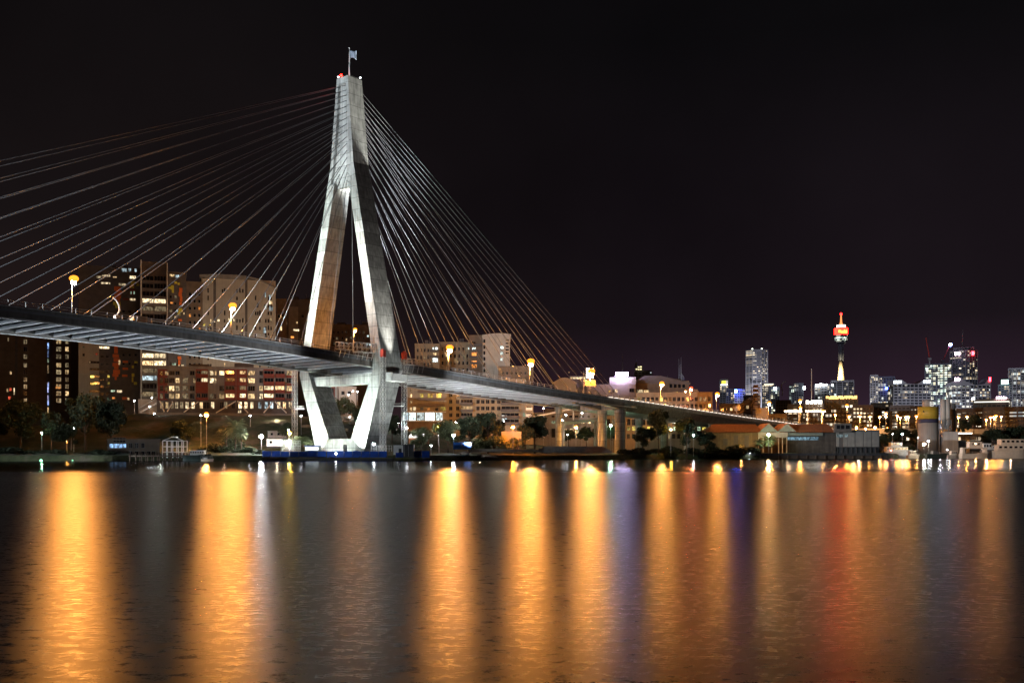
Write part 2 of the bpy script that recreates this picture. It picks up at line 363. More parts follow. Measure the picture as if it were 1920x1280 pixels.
# haunches that spread from the columns to the slab
for u in (-12.8, -2.2, 9):
    mb = MB(); s0 = 118
    mb.hexa([(s0,u-1,T(s0)-2.3),(s0,u+1,T(s0)-2.3),(142,u+1.6,T(142)-4.61),(142,u-1.6,T(142)-4.61),
             (s0,u-1,T(s0)-1.53),(s0,u+1,T(s0)-1.53),(142,u+1.6,T(142)-1.53),(142,u-1.6,T(142)-1.53)]); mb.build('haunch', M['deckc'], bridge)

# ------------------------------------------------------------------ pylon
def hs(z): return interp(z, [(0,4.3),(3,4.2),(29,4.2),(98,3.35),(127,3.15)])
def uo(z): return interp(z, [(2,11.6),(29,20.9),(33,20.1),(98,5.7),(126.8,2.75)])
def ui(z): return interp(z, [(7,5.4),(28.5,15.9),(33,15.95),(92,3.5)])
mb = MB()
ZL = [2+ (29-2)*i/7 for i in range(8)] + [33+(92-33)*i/15 for i in range(16)]
for sg in (-1, 1):
    zs = [z for z in ZL if z >= 6.9]; zs = [7.0]+[z for z in zs if z > 7.2]
    mb.loft([[(-hs(z), ui(z)*sg, z), (-hs(z), uo(z)*sg, z), (hs(z), uo(z)*sg, z), (hs(z), ui(z)*sg, z)] for z in zs])
zs = [2, 4.5, 7.0]
mb.loft([[(-hs(z)-.0, -uo(z), z), (-hs(z)-.0, uo(z), z), (hs(z), uo(z), z), (hs(z), -uo(z), z)] for z in zs])
def shaft(z):
    a, w_ = hs(z), uo(z); c = min(1.5, w_*.36); r = .9
    return [(-a,-w_,z), (-a,-w_+c,z), (-a+r,-w_+c+.25,z), (-a+r,w_-c-.25,z), (-a,w_-c,z), (-a,w_,z),
            (a,w_,z), (a,w_-c,z), (a-r,w_-c-.25,z), (a-r,-w_+c+.25,z), (a,-w_+c,z), (a,-w_,z)]
mb.loft([shaft(z) for z in (92, 95, 98, 104, 110, 116, 121, 124.6)])
mb.loft([[(-hs(z), -uo(z), z), (-hs(z), uo(z), z), (hs(z), uo(z), z), (hs(z), -uo(z), z)] for z in (124.6, 126.9)])
pylon = mb.build('pylon', M['pylon'], bridge)
mb = MB(); mb.box(-2.6, 2.6, -16.6, 16.6, 25.0, 28.1); mb.build('crossbeam', M['pylon'], pylon)
mb = MB(); mb.box(-2.2, 2.2, -3.7, 3.7, 90.6, 92.4); mb.build('portal_beam', M['pylon'], pylon)
mb = MB(); mb.box(-3.2, 3.2, -24.0, -20.95, 25.2, 25.6); mb.box(-3.2, -3.0, -24, -20.95, 25.6, 28.0); mb.box(3.0, 3.2, -24, -20.95, 25.6, 28.0); mb.box(-3.2,3.2,-24.05,-23.85,25.6,27.6)
mb.build('light_platform', M['white'], pylon)
# stay cables: 16 a side and plane, into the recess of the shaft
zt = [92.6]
for i in range(15): zt.append(zt[-1]+2.55-.065*i)
SL = [-22, -33, -44, -55, -66, -78, -90, -102, -114, -126, -138, -150, -162, -175, -188, -201]
SR = [15, 25, 35, 45, 55, 65, 75, 85, 95, 104, 112, 119, 125, 130.5, 135.5, 140]
for side, SS in ((-1, SL), (1, SR)):
    for pl in (-1, 1):
        for i, s in enumerate(SS):
            a = (2.6*side, 1.75*pl, zt[i]); b2 = (s, 14.9*pl, T(s)-.6)
            mb = MB(); mb.tube(a, b2, .10, n=6)
            va, vb = Vector(a), Vector(b2); d = (va-vb).normalized()
            mb.tube(vb+d*.2, vb+d*3.2, .17, .16, n=6)                           # anchor sleeve above the deck
            mb.build('stay_cable', M['cable'], bridge, True)
# mid-span anchor pipes seen as pairs above the parapet
mb = MB()
for k in range(20):
    s = -206+k*9.4
    for q in (0, 1.6): mb.tube((s+q,6.5,T(s)-.95), (s+q,6.5,T(s)+2.3), .11, n=6)
mb.build('median_post', M['steel'], bridge)

# aviation light, beacons
t = thing('aviation_light', 'red aviation warning light on the pylon top', 'warning light', BW(-2.2, 1.6, 126.9))
mb = MB(); mb.tube((0,0,0),(0,0,.7),.15); mb.build('base', M['darksteel'], t)
mb = MB(); mb.ball((0,0,1.15), .42); mb.build('lens', glow('red_beacon', (1,.006,.004), 60), t, True)
for (s, u, l) in ((-2.6, 2.6, 'white lamp at the left corner of the pylon top'), (2.6, -2.5, 'white lamp at the right corner of the pylon top')):
    t = thing('corner_lamp', l, 'lamp', BW(s, u, 126.9), group='white lamps on the pylon top')
    mb = MB(); mb.tube((0,0,0),(0,0,.5),.12); mb.build('base', M['darksteel'], t)
    mb = MB(); mb.ball((0,0,.75), .34, sz=.7); mb.build('lens', glow('corner_lens', (.85,.95,1), 6, False), t, True)
fp = thing('flagpole', 'white flagpole with a wind-blown flag on top of the pylon', 'flagpole', BW(0,0,126.9), BR)
mb = MB(); mb.tube((0,0,0),(0,0,5.5),.30,.2, n=10); mb.tube((0,0,5.5),(0,0,10.4),.17,.11,n=8); mb.ball((0,0,10.55), .24); mb.build('pole', M['white'], fp, True)
mb = MB(); nx, nz = 14, 8
fdir = Vector((math.cos(-BR), math.sin(-BR), 0)); fper = Vector((-fdir.y, fdir.x, 0))
for j in range(nz+1):
    for i in range(nx+1):
        x = i/nx; off = math.sin(x*7+j*.25)*.28*x
        p = fdir*(x*2.3+.1) + fper*off; mb.v.append((p.x, p.y, 7.4+j/nz*2.3-x*.35+.5*x*x*math.sin(x*5+j*.4)))
for j in range(nz):
    for i in range(nx): q = j*(nx+1)+i; mb.f.append((q,q+1,q+nx+2,q+nx+1)); mb.m.append(0)
fo = mb.build('flag', surf('flag_cloth', (.30,.36,.46), .8, .5, .9, 0), fp, True)
so = fo.modifiers.new('t', 'SOLIDIFY'); so.thickness = .02

# ------------------------------------------------------------------ floodlighting of the bridge (spots without fixtures, some added as fill)
PW = 1.0
def flood(u, s, z, tgt, rgb, power, size, blend=.5, radius=.5): return lamp('flood_fill_spot', BW(s,u,z), rgb, power, 'SPOT', BW(*tgt), size, blend, radius)
GW = (.86,1,.93)
CWt = (.88,.94,1)
# low projectors before the V legs
flood(11, -20, 3.4, (-3, 12.0, 16), GW, 90000, 54, .8); flood(-11, -20, 3.4, (-3, -12.5, 16), GW, 90000, 58, .8); flood(0, -26, 3.2, (-4, 0, 5), GW, 60000, 50, .8)
flood(10.5, -10.5, 3.2, (-4, 11.5, 10), GW, 26000, 90); flood(-10.5, -9.5, 3.2, (-4, -12, 10), GW, 26000, 90)
# deck projectors for the upper legs and the shaft
flood(15.2, -52, 37.5, (-3, 11, 62), (.84,1,.93), 400000, 60, .7); flood(19, -58, 36.5, (-3, -11, 60), (1,.97,.88), 360000, 34, .8)
flood(15.0, -60, 37.5, (-3, 0, 112), CWt, 260000, 22, .6)
# elbow platforms: rake the outer faces
flood(-20.6, 6.5, 28.5, (0, -4.5, 112), (1,.98,.9), 2400000, 24, .6, .3); flood(-23.6, 0, 27.8, (0, -10.5, 85), (1,.96,.88), 130000, 34, .9, .3)
flood(20.6, 6.5, 28.5, (0, 4.5, 112), (1,.98,.9), 2400000, 24, .6, .3)
# right hand side of the pylon and the upper cables
flood(-8.0, 60, 30.0, (6, -3, 112), CWt, 500000, 24, .8); flood(8.0, 60, 30.0, (6, 3, 112), CWt, 500000, 24, .8); flood(0, 16, 33.0, (16, 0, 106), CWt, 3000000, 34, .8)
flood(-58, 6, 3, (0, -17, 24), (.95,1,.97), 42000, 40, .8)  # unseen fill spot added for the lower right faces of the pylon
# soffit
SB = (.82,.92,1)
flood(0, -6.5, 6, (-60, 0, 34), SB, 190000, 70, .8); flood(0, -6.5, 8, (-130, 0, 36), SB, 700000, 30, .8)
flood(0, -330, 6, (-190, 0, 36), SB, 900000, 40, .8)
flood(0, -330, 50, (-150, -12, 60), SB, 5000000, 44, .8)  # unseen spot in the air, added to brighten the left cables
flood(0, 6.5, 6, (45, 0, 28), (1,.96,.9), 42000, 75, .8); flood(0, 6.5, 9, (95, 0, 26), (1,.95,.88), 110000, 36, .8)
flood(-42, 12, 5, (60, -16, 29), CWt, 100000, 60, .8); flood(-40, -20, 6, (-60, -16, 35), CWt, 55000, 60, .8)  # unseen spots added to brighten the fascia and railing

# ------------------------------------------------------------------ street lamps on the bridge
sod = glow('sodium_bulb', SOD, 3300); sod_s = glow('sodium_bulb_small', SOD, 1100); sod_r = glow('red_sodium_bulb', (1,.20,.07), 1300)
lhalo = glow('lantern_halo', (1,.30,.025), 2.4, False)  # glow shell that imitates the orange halo around each lamp
def make_street_lamp(h, r, mat, label, group, loc, arm=1.6, rz=0, red=None, gf=1.75):
    t = thing('street_lamp', label, 'street lamp', loc, rz, group)
    mb = MB(); mb.tube((0,0,0),(0,0,.5),.22); mb.tube((0,0,.5),(0,0,h-.5),.15,.09); mb.tube((0,0,h-.55),(arm,0,h),.07,n=6); mb.build('pole', M['steel'], t, True)
    mb = MB(); mb.lathe([(.1,h+r*1.65*gf/1.3+.2),(r*.8,h+r*1.6*gf/1.3),(r*.85,h+r*1.5*gf/1.3),(.1,h+r*1.5*gf/1.3)][::-1], 12, (arm,0)); mb.build('lamp_hood', M['darksteel'], t)
    mb = MB(); mb.ball((arm,0,h+r*(gf-.55)), r*gf, 14, 8, sz=.7); mb.build('halo_globe', lhalo if red is None else red, t, True)
    mb = MB(); mb.ball((arm,-r*.1,h-r*.35), r, 10, 6, sz=.85); mb.build('bulb', mat, t, True)
    return t
BL = [(-96.6,47.5,1,'far left of the deck, before the dark flats'),(-46.8,45.7,1,'in front of the pale apartment block'),(1.9,43.3,.5,'seen through the pylon legs'),
      (48,40.3,1.15,'first to the right of the pylon'),(95.5,38.3,1.3,'second to the right of the pylon'),(137,36.8,1.4,'above the amber message sign'),
      (194,34.8,.95,'before the cream offices, fourth right of the pylon'),(247,32.1,.95,'low on the ramp right of the spires'),(305,29.8,.85,'at the foot of the bridge ramp, beside the orange block')]
for i, (s, z, r, l) in enumerate(BL):
    p = BW(s, 0, T(s)-.95); mm = sod if i not in (2,) else sod_s
    make_street_lamp(z-p.z, .62*r+.08, mm, 'orange lamp on the bridge, '+l, 'street lamps on the bridge', p, .5, 0)
# ------------------------------------------------------------------ water and land
m, nt, b = newmat('harbour_water'); L = nt.links
nt.nodes.remove(b); df = N(nt, 'ShaderNodeBsdfDiffuse'); df.inputs['Color'].default_value = (.006,.007,.008,1)
b = N(nt, 'ShaderNodeBsdfAnisotropic', distribution='BECKMANN'); b.inputs['Color'].default_value = (1,1,1,1)
fr = N(nt, 'ShaderNodeFresnel'); fr.inputs['IOR'].default_value = 1.333; mi = N(nt, 'ShaderNodeMath', operation='MINIMUM'); mi.inputs[1].default_value = .4; L.new(fr.outputs[0], mi.inputs[0])
ms = N(nt, 'ShaderNodeMixShader'); L.new(mi.outputs[0], ms.inputs[0]); L.new(df.outputs[0], ms.inputs[1]); L.new(b.outputs[0], ms.inputs[2]); L.new(ms.outputs[0], nt.nodes['Material Output'].inputs['Surface'])
tc = N(nt, 'ShaderNodeTexCoord')
def wave(sx, sy, scale, det, dist, prev=None):
    mp = N(nt, 'ShaderNodeMapping'); mp.inputs['Scale'].default_value = (sx, sy, 1); L.new(tc.outputs['Object'], mp.inputs['Vector'])
    n = N(nt, 'ShaderNodeTexNoise'); n.inputs['Scale'].default_value = scale; n.inputs['Detail'].default_value = det; n.inputs['Roughness'].default_value = .68; L.new(mp.outputs['Vector'], n.inputs['Vector'])
    bp = N(nt, 'ShaderNodeBump'); bp.inputs['Strength'].default_value = 1; bp.inputs['Distance'].default_value = dist; L.new(n.outputs['Fac'], bp.inputs['Height'])
    if prev: L.new(prev, bp.inputs['Normal'])
    return bp.outputs['Normal']
n1 = wave(.6, 1.0, 3.5, 4, .004)
n2 = wave(.15, .22, 1.0, 2, .006, n1)
L.new(n2, b.inputs['Normal'])
sp = N(nt, 'ShaderNodeSeparateXYZ'); L.new(tc.outputs['Object'], sp.inputs[0])
# wind-ruffled near water, slicker in the lee of the far bank, with slick bands between
rr = N(nt, 'ShaderNodeMapRange', interpolation_type='SMOOTHSTEP'); rr.inputs['From Min'].default_value = 85; rr.inputs['From Max'].default_value = 165; rr.inputs['To Min'].default_value = .30; rr.inputs['To Max'].default_value = .15; L.new(sp.outputs['Y'], rr.inputs['Value'])
mp = N(nt, 'ShaderNodeMapping'); mp.inputs['Scale'].default_value = (.004, .03, 1); L.new(tc.outputs['Object'], mp.inputs['Vector'])
nb = N(nt, 'ShaderNodeTexNoise'); nb.inputs['Scale'].default_value = 1.5; nb.inputs['Detail'].default_value = 4; L.new(mp.outputs['Vector'], nb.inputs['Vector'])
nr = N(nt, 'ShaderNodeMapRange'); nr.inputs['To Min'].default_value = -.04; nr.inputs['To Max'].default_value = .04; L.new(nb.outputs['Fac'], nr.inputs['Value'])
ad = N(nt, 'ShaderNodeMath', operation='ADD'); L.new(rr.outputs['Result'], ad.inputs[0]); L.new(nr.outputs['Result'], ad.inputs[1]); mp = N(nt, 'ShaderNodeMapping'); mp.inputs['Scale'].default_value = (.8, 1.0, 1); L.new(tc.outputs['Object'], mp.inputs['Vector'])
ng = N(nt, 'ShaderNodeTexNoise'); ng.inputs['Scale'].default_value = 5.0; ng.inputs['Detail'].default_value = 10; ng.inputs['Roughness'].default_value = .85; L.new(mp.outputs['Vector'], ng.inputs['Vector'])
nm = N(nt, 'ShaderNodeMapRange'); nm.inputs['From Min'].default_value = .40; nm.inputs['From Max'].default_value = .60; nm.inputs['To Min'].default_value = .82; nm.inputs['To Max'].default_value = 1.18; L.new(ng.outputs['Fac'], nm.inputs['Value'])
mg = N(nt, 'ShaderNodeMath', operation='MULTIPLY'); L.new(ad.outputs[0], mg.inputs[0]); L.new(nm.outputs['Result'], mg.inputs[1]); L.new(mg.outputs[0], b.inputs['Roughness'])
M['water'] = m
mb = MB(); xs = [-6000,-400,400,6000]; ys = [-60,200,620,9000]
for y in ys:
    for x in xs: mb.v.append((x,y,0))
for j in range(3):
    for i in range(3): q = j*4+i; mb.f.append((q,q+1,q+5,q+4)); mb.m.append(0)
tag(mb.build('water', M['water']), None, kind='structure')

SHORE = [(-6000,300),(-150,286),(0,292),(200,300),(330,322),(470,332),(860,336),(905,352),(1000,400),(1150,425),(1300,452),(1480,462),(1660,470),(1690,530),(1920,545),(2600,560),(9000,600)]
def px_of(x, y): return CX+F*x/max(y, 1)
def land(x, y):
    p = px_of(x, y); H = interp(p, [(-200,12),(120,13),(260,17),(560,17),(700,14),(800,10.5),(980,7),(1100,2.4),(9000,2.4)])
    y0 = interp(p, [(0,330),(600,352),(1000,420)]); t = smooth01((y-y0)/62)
    far = smooth01((y-700)/700)*24
    return 1.5 + .6*smooth01((y-interp(p, SHORE))/12) + (H-2)*t + far
mb = MB()
cols = [-2600,-1200,-500]+list(range(-200,2150,18))+[2300,2700,3400,5000]
rows = [0,.6,4,10,18,28,40,54,70,90,115,150,200,300,450,700,1100,1800,3500,9000]
rnd = random.Random(5)
for r in rows:
    for c in cols:
        y = interp(c, SHORE)+r; x = (c-CX)/F*y
        z = -.6 if r == 0 else land(x, y)+(rnd.uniform(-.35,.35) if 4 < r < 100 else 0)
        mb.v.append((x,y,z))
nc = len(cols)
for j in range(len(rows)-1):
    for i in range(nc-1):
        q = j*nc+i; mb.f.append((q,q+1,q+nc+1,q+nc)); mb.m.append(0)
m, nt, b = newmat('foreshore_ground'); L = nt.links; v = coord(nt)
n1 = N(nt, 'ShaderNodeTexNoise'); n1.inputs['Scale'].default_value = .09; n1.inputs['Detail'].default_value = 8; n1.inputs['Roughness'].default_value = .7; L.new(v, n1.inputs['Vector'])
cr = N(nt, 'ShaderNodeValToRGB'); e = cr.color_ramp.elements; e[0].position = .35; e[0].color = (.022,.034,.012,1); e[1].position = .62; e[1].color = (.11,.09,.065,1)
x_ = e.new(.5); x_.color = (.05,.058,.022,1); L.new(n1.outputs['Fac'], cr.inputs['Fac']); L.new(cr.outputs['Color'], b.inputs['Base Color']); b.inputs['Roughness'].default_value = .95
bp = N(nt, 'ShaderNodeBump'); bp.inputs['Distance'].default_value = .5; n2 = N(nt, 'ShaderNodeTexNoise'); n2.inputs['Scale'].default_value = .5; n2.inputs['Detail'].default_value = 8; L.new(v, n2.inputs['Vector']); L.new(n2.outputs['Fac'], bp.inputs['Height']); L.new(bp.outputs['Normal'], b.inputs['Normal'])
tag(mb.build('ground', m, smooth=True), None, kind='structure')
def G(px, Y): x = (px-CX)/F*Y; return Vector((x, Y, land(x, Y)))

# ------------------------------------------------------------------ buildings
WIN = {}
def win_mesh(w, h, mat, mull):
    w, h = round(w, 1), round(h, 1); key = (w, h, mat.name, mull)
    if key not in WIN:
        mb = MB(); f = .11; d = .16
        mb.box(-w/2, -w/2+f, -d, .04, 0, h); mb.box(w/2-f, w/2, -d, .04, 0, h); mb.box(-w/2+f, w/2-f, -d, .04, 0, f); mb.box(-w/2+f, w/2-f, -d, .04, h-f, h)
        for k in range(1, mull): x = -w/2+w*k/mull; mb.box(x-.05, x+.05, -.12, .02, f, h-f)
        mb.box(-w/2+f, w/2-f, -.05, .03, f, h-f, 1)
        WIN[key] = mb.mesh('window', [M['frame'], mat])
    return WIN[key]
class Bld:
    """a building whose front stands across the sight line; px/py name points of that front"""
    def __init__(s, name, label, px0, px1, pytop, Y, depth, mat, pybase=None, zbase=None, rot=0.0, group=None, cat='building', roof=True, slab=0, plant=True):
        pc = (px0+px1)/2; X = (pc-CX)/F*Y
        s.a = math.radians(rot) - math.atan2(X, Y)
        s.n = Vector((math.sin(s.a), -math.cos(s.a), 0)); s.t = Vector((math.cos(s.a), math.sin(s.a), 0)); s.c = Vector((X, Y, 0))
        zb = zbase if zbase is not None else (CZ+(HY-pybase)/F*Y if pybase else land(X, Y)-1.2)
        zb = min(zb, land(X, Y)-1.0); s.zb = zb; s.c.z = zb
        s.root = thing(name, label, cat, s.c, s.a, group); s.nw = 0
        s.x0, _ = s.f(px0, HY); s.x1, _ = s.f(px1, HY); s.zt = s.f(pc, pytop)[1]; s.depth = depth; s.mat = mat
        mb = MB(); mb.box(s.x0, s.x1, 0, depth, 0, s.zt)
        if roof: mb.box(s.x0-.15, s.x1+.15, -.15, depth+.15, s.zt+.003, s.zt+.55)
        if slab:
            z = slab
            while z < s.zt-1: mb.box(s.x0-.06, s.x1+.06, -.08, -.003, z-.12, z+.12); z += slab
        s.wall = mb.build('wall', mat, s.root)
        if plant and s.x1-s.x0 > 9:
            r = random.Random(int(pc*7)); wd = s.x1-s.x0
            for k in range(2): mb = MB(); x = s.x0+wd*r.uniform(.15,.75); mb.box(x, x+wd*.14, depth*.3, depth*.6, s.zt+.56, s.zt+.56+r.uniform(1.2,2.6)); mb.build('roof_plant', M['dgrey'], s.root)
            mb = MB(); mb.tube((s.x0+wd*.6, depth*.5, s.zt+.5), (s.x0+wd*.6, depth*.5, s.zt+5), .08); mb.build('aerial', M['dgrey'], s.root)
    def f(s, px, py):
        d = Vector(((px-CX)/F, 1, 0)); k = s.c.to_2d().dot(s.n.to_2d())/d.to_2d().dot(s.n.to_2d())
        hit = d*k; lx = (hit.to_2d()-s.c.to_2d()).dot(s.t.to_2d()); return lx, CZ+(HY-py)/F*k - s.zb
    def rect(s, px0, py0, px1, py1):
        x0, z1 = s.f((px0+px1)/2, py0); _, z0 = s.f((px0+px1)/2, py1); a, _ = s.f(px0, py1); b, _ = s.f(px1, py1); return a, b, z0, z1
    def win(s, px0, py0, px1, py1, pal='k', mull=2, out=.0):
        a, b, z0, z1 = s.rect(px0, py0, px1, py1)
        if s.nw >= 100: return
        s.nw += 1
        link('window', win_mesh(b-a, z1-z0, R[pal], mull), s.root, ((a+b)/2, -out, z0))
    def grid(s, px0, py0, px1, py1, nx, ny, fw=.6, fh=.6, pal='kkkkkkkkdw', mull=2, seed=1, skip=0):
        r = random.Random(seed*31+int(px0)); cw, ch = (px1-px0)/nx, (py1-py0)/ny
        for j in range(ny):
            for i in range(nx):
                if r.random() < skip: continue
                x, y = px0+cw*(i+.5), py0+ch*(j+.5); s.win(x-cw*fw/2, y-ch*fh/2, x+cw*fw/2, y+ch*fh/2, r.choice(pal), mull)
    def panel(s, name, mat, rects, out=.1, thick=None):
        """rects: pixels; one mesh"""
        for q in rects: mb = MB(); a, b, z0, z1 = s.rect(*q); mb.box(a, b, -out, -.004 if thick is None else -out+thick, z0, z1); mb.build(name, mat, s.root)
    def balcony(s, px0, py, px1, mat=None, out=1.4, h=1.0, slab=.25):
        a, z = s.f(px0, py); b, _ = s.f(px1, py); mb = MB()
        mb.box(a, b, -out, -.002, z-slab, z); mb.box(a, b, -out, -out+.08, z+.003, z+h); mb.box(a, a+.08, -out+.083, -.004, z+.003, z+h); mb.box(b-.08, b, -out+.083, -.004, z+.003, z+h)
        return mb.build('balcony', mat or s.mat, s.root)

# --- far left, under the deck: dark tall flats with a blue light strip
B = Bld('apartment_tower', 'dark brown apartment tower at the far left with a vertical blue light strip', -60, 134, 602, 520, 24, M['dgrey'], slab=3.2)
B.panel('pier_panel', M['brown'], [(-60,604,28,772),(33,604,86,772),(98,604,133,772)], .35)
for x0, x1 in ((44,51),(105,115),(122,129)):
    for k, y in enumerate((636,650,664,680,693,707,720,733,746)):
        B.win(x0, y, x1, y+9, 'd' if (k*7+x0) % 3 else ('w' if x0 > 100 else 'k'), 2, .36)
for q in ((12,728,16,735,'w'),(17,727,22,733,'r'),(25,727,28,740,'W'),(15,743,21,749,'r'),(18,696,22,702,'w'),(14,633,17,640,'d'),(104,724,115,729,'o')): B.win(*q[:5], 1, .36)
for y0, y1, c in ((642,654,'b'),(656,670,'b'),(672,680,'g'),(684,700,'d'),(716,736,'b'),(740,760,'b'),(763,774,'w'),(776,787,'g')): B.win(88.3, y0, 92, y1, c, 1, .1)
B = Bld('apartment_block', 'low dark annexe between the far left tower and the patterned tower', 132, 150, 640, 540, 18, M['dgrey'], plant=False)
# --- patterned tower
B = Bld('apartment_tower', 'tall grey flats with orange and yellow stepped cladding on the left', 147, 262, 502, 480, 26, M['dgrey'], slab=3.1)
B.panel('pale_wall', M['pale'], [(147.5,604,186,756)], .5)
B.panel('orange_cladding', M['orangep'], [(214,537,226,545),(217,545,228,551),(214,551,227,559),(217,559,225,566),(214,650,221,662),(211,664,223,670),(213,671,225,678),(211,680,224,687),(214,687,222,692),(212,693,225,701),(211,701,222,706),(215,706,219,712),(230,676,240,680),(230,689,240,693),(229,702,239,706),(229,744,238,749)], .2)
B.panel('yellow_cladding', M['yellowp'], [(243,527,254,531),(245,531,250,535),(243,535,251,540),(255,531,261,536),(212,566,226,572),(216,572,224,578),(252,677,258,681),(247,685,251,690),(247,700,252,706),(247,707,250,716),(251,716,257,721)], .21)
B.panel('red_cladding', M['redpanel'], [(243,542,254,553),(231,559,243,563),(213,662,219,664)], .19)
for q in ((181,517,191,522,'W'),(191,515,207,519,'W'),(189,529,207,533,'W'),(211,518,219,521,'w'),(243,517,255,523,'W'),(222,531,236,536,'W'),(243,559,254,564,'W'),(228,503,238,510,'c'),(240,503,246,510,'c'),(252,504,256,510,'c'),
          (244,546,247,552,'g'),(250,546,253,552,'g'),(186,649,205,654,'W'),(177,649,184,655,'W'),(222,675,226,684,'w'),(201,703,206,708,'y'),(201,716,206,721,'y'),(207,731,216,735,'g'),(219,731,229,736,'W'),(210,744,216,748,'o'),(238,745,243,750,'w')): B.win(*q[:5], 2, .22)
for y in (677,690,703,716,731): B.win(168,y,187,y+4.5,'k',3,.52)
for q in ((169,703.4,177,708.5,'y'),(169,716.4,177,721.5,'y'),(166,677,170,681,'d'),(155,649,159,653,'d'),(155,663,159,668,'k'),(179,662,184,666,'r')): B.win(*q[:5],1,.75)
B.grid(187,662,206,745,2,6,.7,.4,'kk',1,3); B.grid(226,575,260,690,3,7,.5,.35,'kkkkk',1,4)
# --- glazed balcony stack
B = Bld('apartment_tower', 'glazed balcony stack framed by two white fins beside the patterned tower', 264, 314, 493, 474, 22, M['dgrey'], slab=0, plant=False)
B.panel('fin', M['white'], [(263.6,488,265.8,762)], 1.9); B.panel('fin', M['white'], [(312.6,494,314.4,598)], 1.9)
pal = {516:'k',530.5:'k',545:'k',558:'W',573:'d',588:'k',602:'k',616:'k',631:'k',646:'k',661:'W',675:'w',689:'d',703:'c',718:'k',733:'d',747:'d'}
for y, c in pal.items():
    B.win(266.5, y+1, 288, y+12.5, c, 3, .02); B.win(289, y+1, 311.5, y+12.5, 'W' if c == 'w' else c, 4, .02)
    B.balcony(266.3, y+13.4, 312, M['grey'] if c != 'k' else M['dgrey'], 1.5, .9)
# --- right wing of the patterned tower
B = Bld('apartment_tower', 'dark wing with yellow and orange cladding right of the glazed balconies', 315, 349, 512, 482, 20, M['dgrey'], slab=3.1)
B.panel('yellow_cladding', M['yellowp'], [(327,528,332,532),(333,530,337,534),(315,538,320,541),(320,535,326,543),(322,543,326,549),(335,578,342,586),(333,584,338,591)], .2)
B.panel('orange_cladding', M['orangep'], [(336,540,342,548),(335,548,341,556),(337,556,342,565),(336,566,341,572),(334,598,341,602),(333,668,340,674),(334,675,338,684)], .2)
for q in ((318,514,327,519,'w'),(329,515,336,521,'c'),(319,566,325,570,'o'),(331,581,334,586,'c'),(334,684,338,688,'w'),(340,683,345,689,'W'),(322,680,330,685,'g'),(343,585,346,590,'w')): B.win(*q[:5],2,.2)
B.grid(316,550,333,640,2,7,.6,.45,'kkkd',1,5)
B = Bld('apartment_block', 'dark reddish block between the orange clad wing and the pale round-roofed block', 349, 380, 530, 500, 20, M['brown'], slab=3.1)
B.grid(352,545,378,690,3,11,.55,.5,'kkkkkkko',1,6)
# --- pale block with two curved roofs
B = Bld('apartment_block', 'pale apartment block with curved overhanging roof and slit windows', 378, 517, 524, 520, 24, M['pale'], slab=0, plant=False, roof=False)
a0, z0 = B.f(374,516); a1, z1 = B.f(462,520); a2, z2 = B.f(463,519); a3, z3 = B.f(520,541)
mb = MB(); poly = [(a0,z0-.4)]+[(a0+(a1-a0)*k/8, z0+1.1*math.sin(PI*(.15+.6*k/8))-.4) for k in range(9)]+[(a1,z1-1.2),(a0,z0-1.2)]; mb.prism(poly[1:], -1.8, 24.5)
B_roof = mb.build('roof', M['grey'], B.root)
mb = MB(); up = [(a2+(a3-a2)*k/8, z2+(z3-z2)*(k/8)**1.8) for k in range(9)]; mb.prism(up+[(a3,z3-.6)]+[(x, z-.7) for x, z in up[::-1][1:]], -1.2, 24.4); mb.build('roof', M['grey'], B.root)
B.panel('recess', M['dgrey'], [(400,520,405,640),(459.5,521,464,640)], .02)
r = random.Random(3)
for x in (389,394,416,420,443,448.5,454,478,482,486,497,502,507):
    for y in range(540, 690, 14):
        if r.random() < .62: B.win(x, y+r.choice((0,2)), x+2.7, y+9, 'k' if r.random() < .93 else 'w', 1, .04)
for q in ((496.5,549,499,558,'c'),(504,552,507,561,'c'),(504.5,562.5,507.5,571,'W'),(508,562.5,511,571,'w'),(495.5,571,500,580,'C'),(505,574,507.5,583,'c'),(509,574,511.6,583,'c'),(494,614,499,625,'c'),(381,606,385,611,'y'),(392,607,396,612,'y'),(398,602,404,604,'W'),(407,598,412,603,'W'),(427,596,431,603,'W'),(437,596,440,603,'W')): B.win(*q[:5],2,.05)
# --- dark buildings left of the pylon
B = Bld('apartment_block', 'grey brown block just right of the pale round-roofed block', 518, 537, 562, 560, 20, M['brown'], plant=False)
for q in ((525.5,611,529,620,'w'),(516,611,519,617,'d'),(521,590,525,596,'k'),(528,588,532,594,'k')): B.win(*q[:5],1,.03)
B = Bld('apartment_block', 'dark tall block with one pale strip, left of the pylon leg', 536, 600, 563, 590, 22, M['dgrey'], slab=3.2)
B.panel('pale_strip', M['grey'], [(541,575,559,640)], .3)
for q in ((555,603,558,607,'w'),(549.5,617,561,621,'W'),(536.5,603,539,608,'d'),(545,630,552,634,'o'),(565,590,570,596,'k'),(575,603,580,609,'k')): B.win(*q[:5],2,.32)
# --- seen between the pylon legs above the deck
B = Bld('apartment_block', 'low brown block with lit stair seen between the pylon legs', 606, 722, 610, 640, 26, M['brown'], slab=3.2)
for q in ((610,614,617,620,'w'),(611,622,617,631,'W'),(609,642,617,649,'C'),(688,628,692,632,'C'),(694,629,698,633,'C'),(687,643,690,648,'c'),(692,643,695,648,'c'),(648,634,651,640,'w'),(636,640,640,645,'d'),(630,632,634,637,'d'),(626,641,630,646,'d')): B.win(*q[:5],2,.05)
B.grid(622,618,686,650,8,3,.4,.5,'kkkkd',1,8)

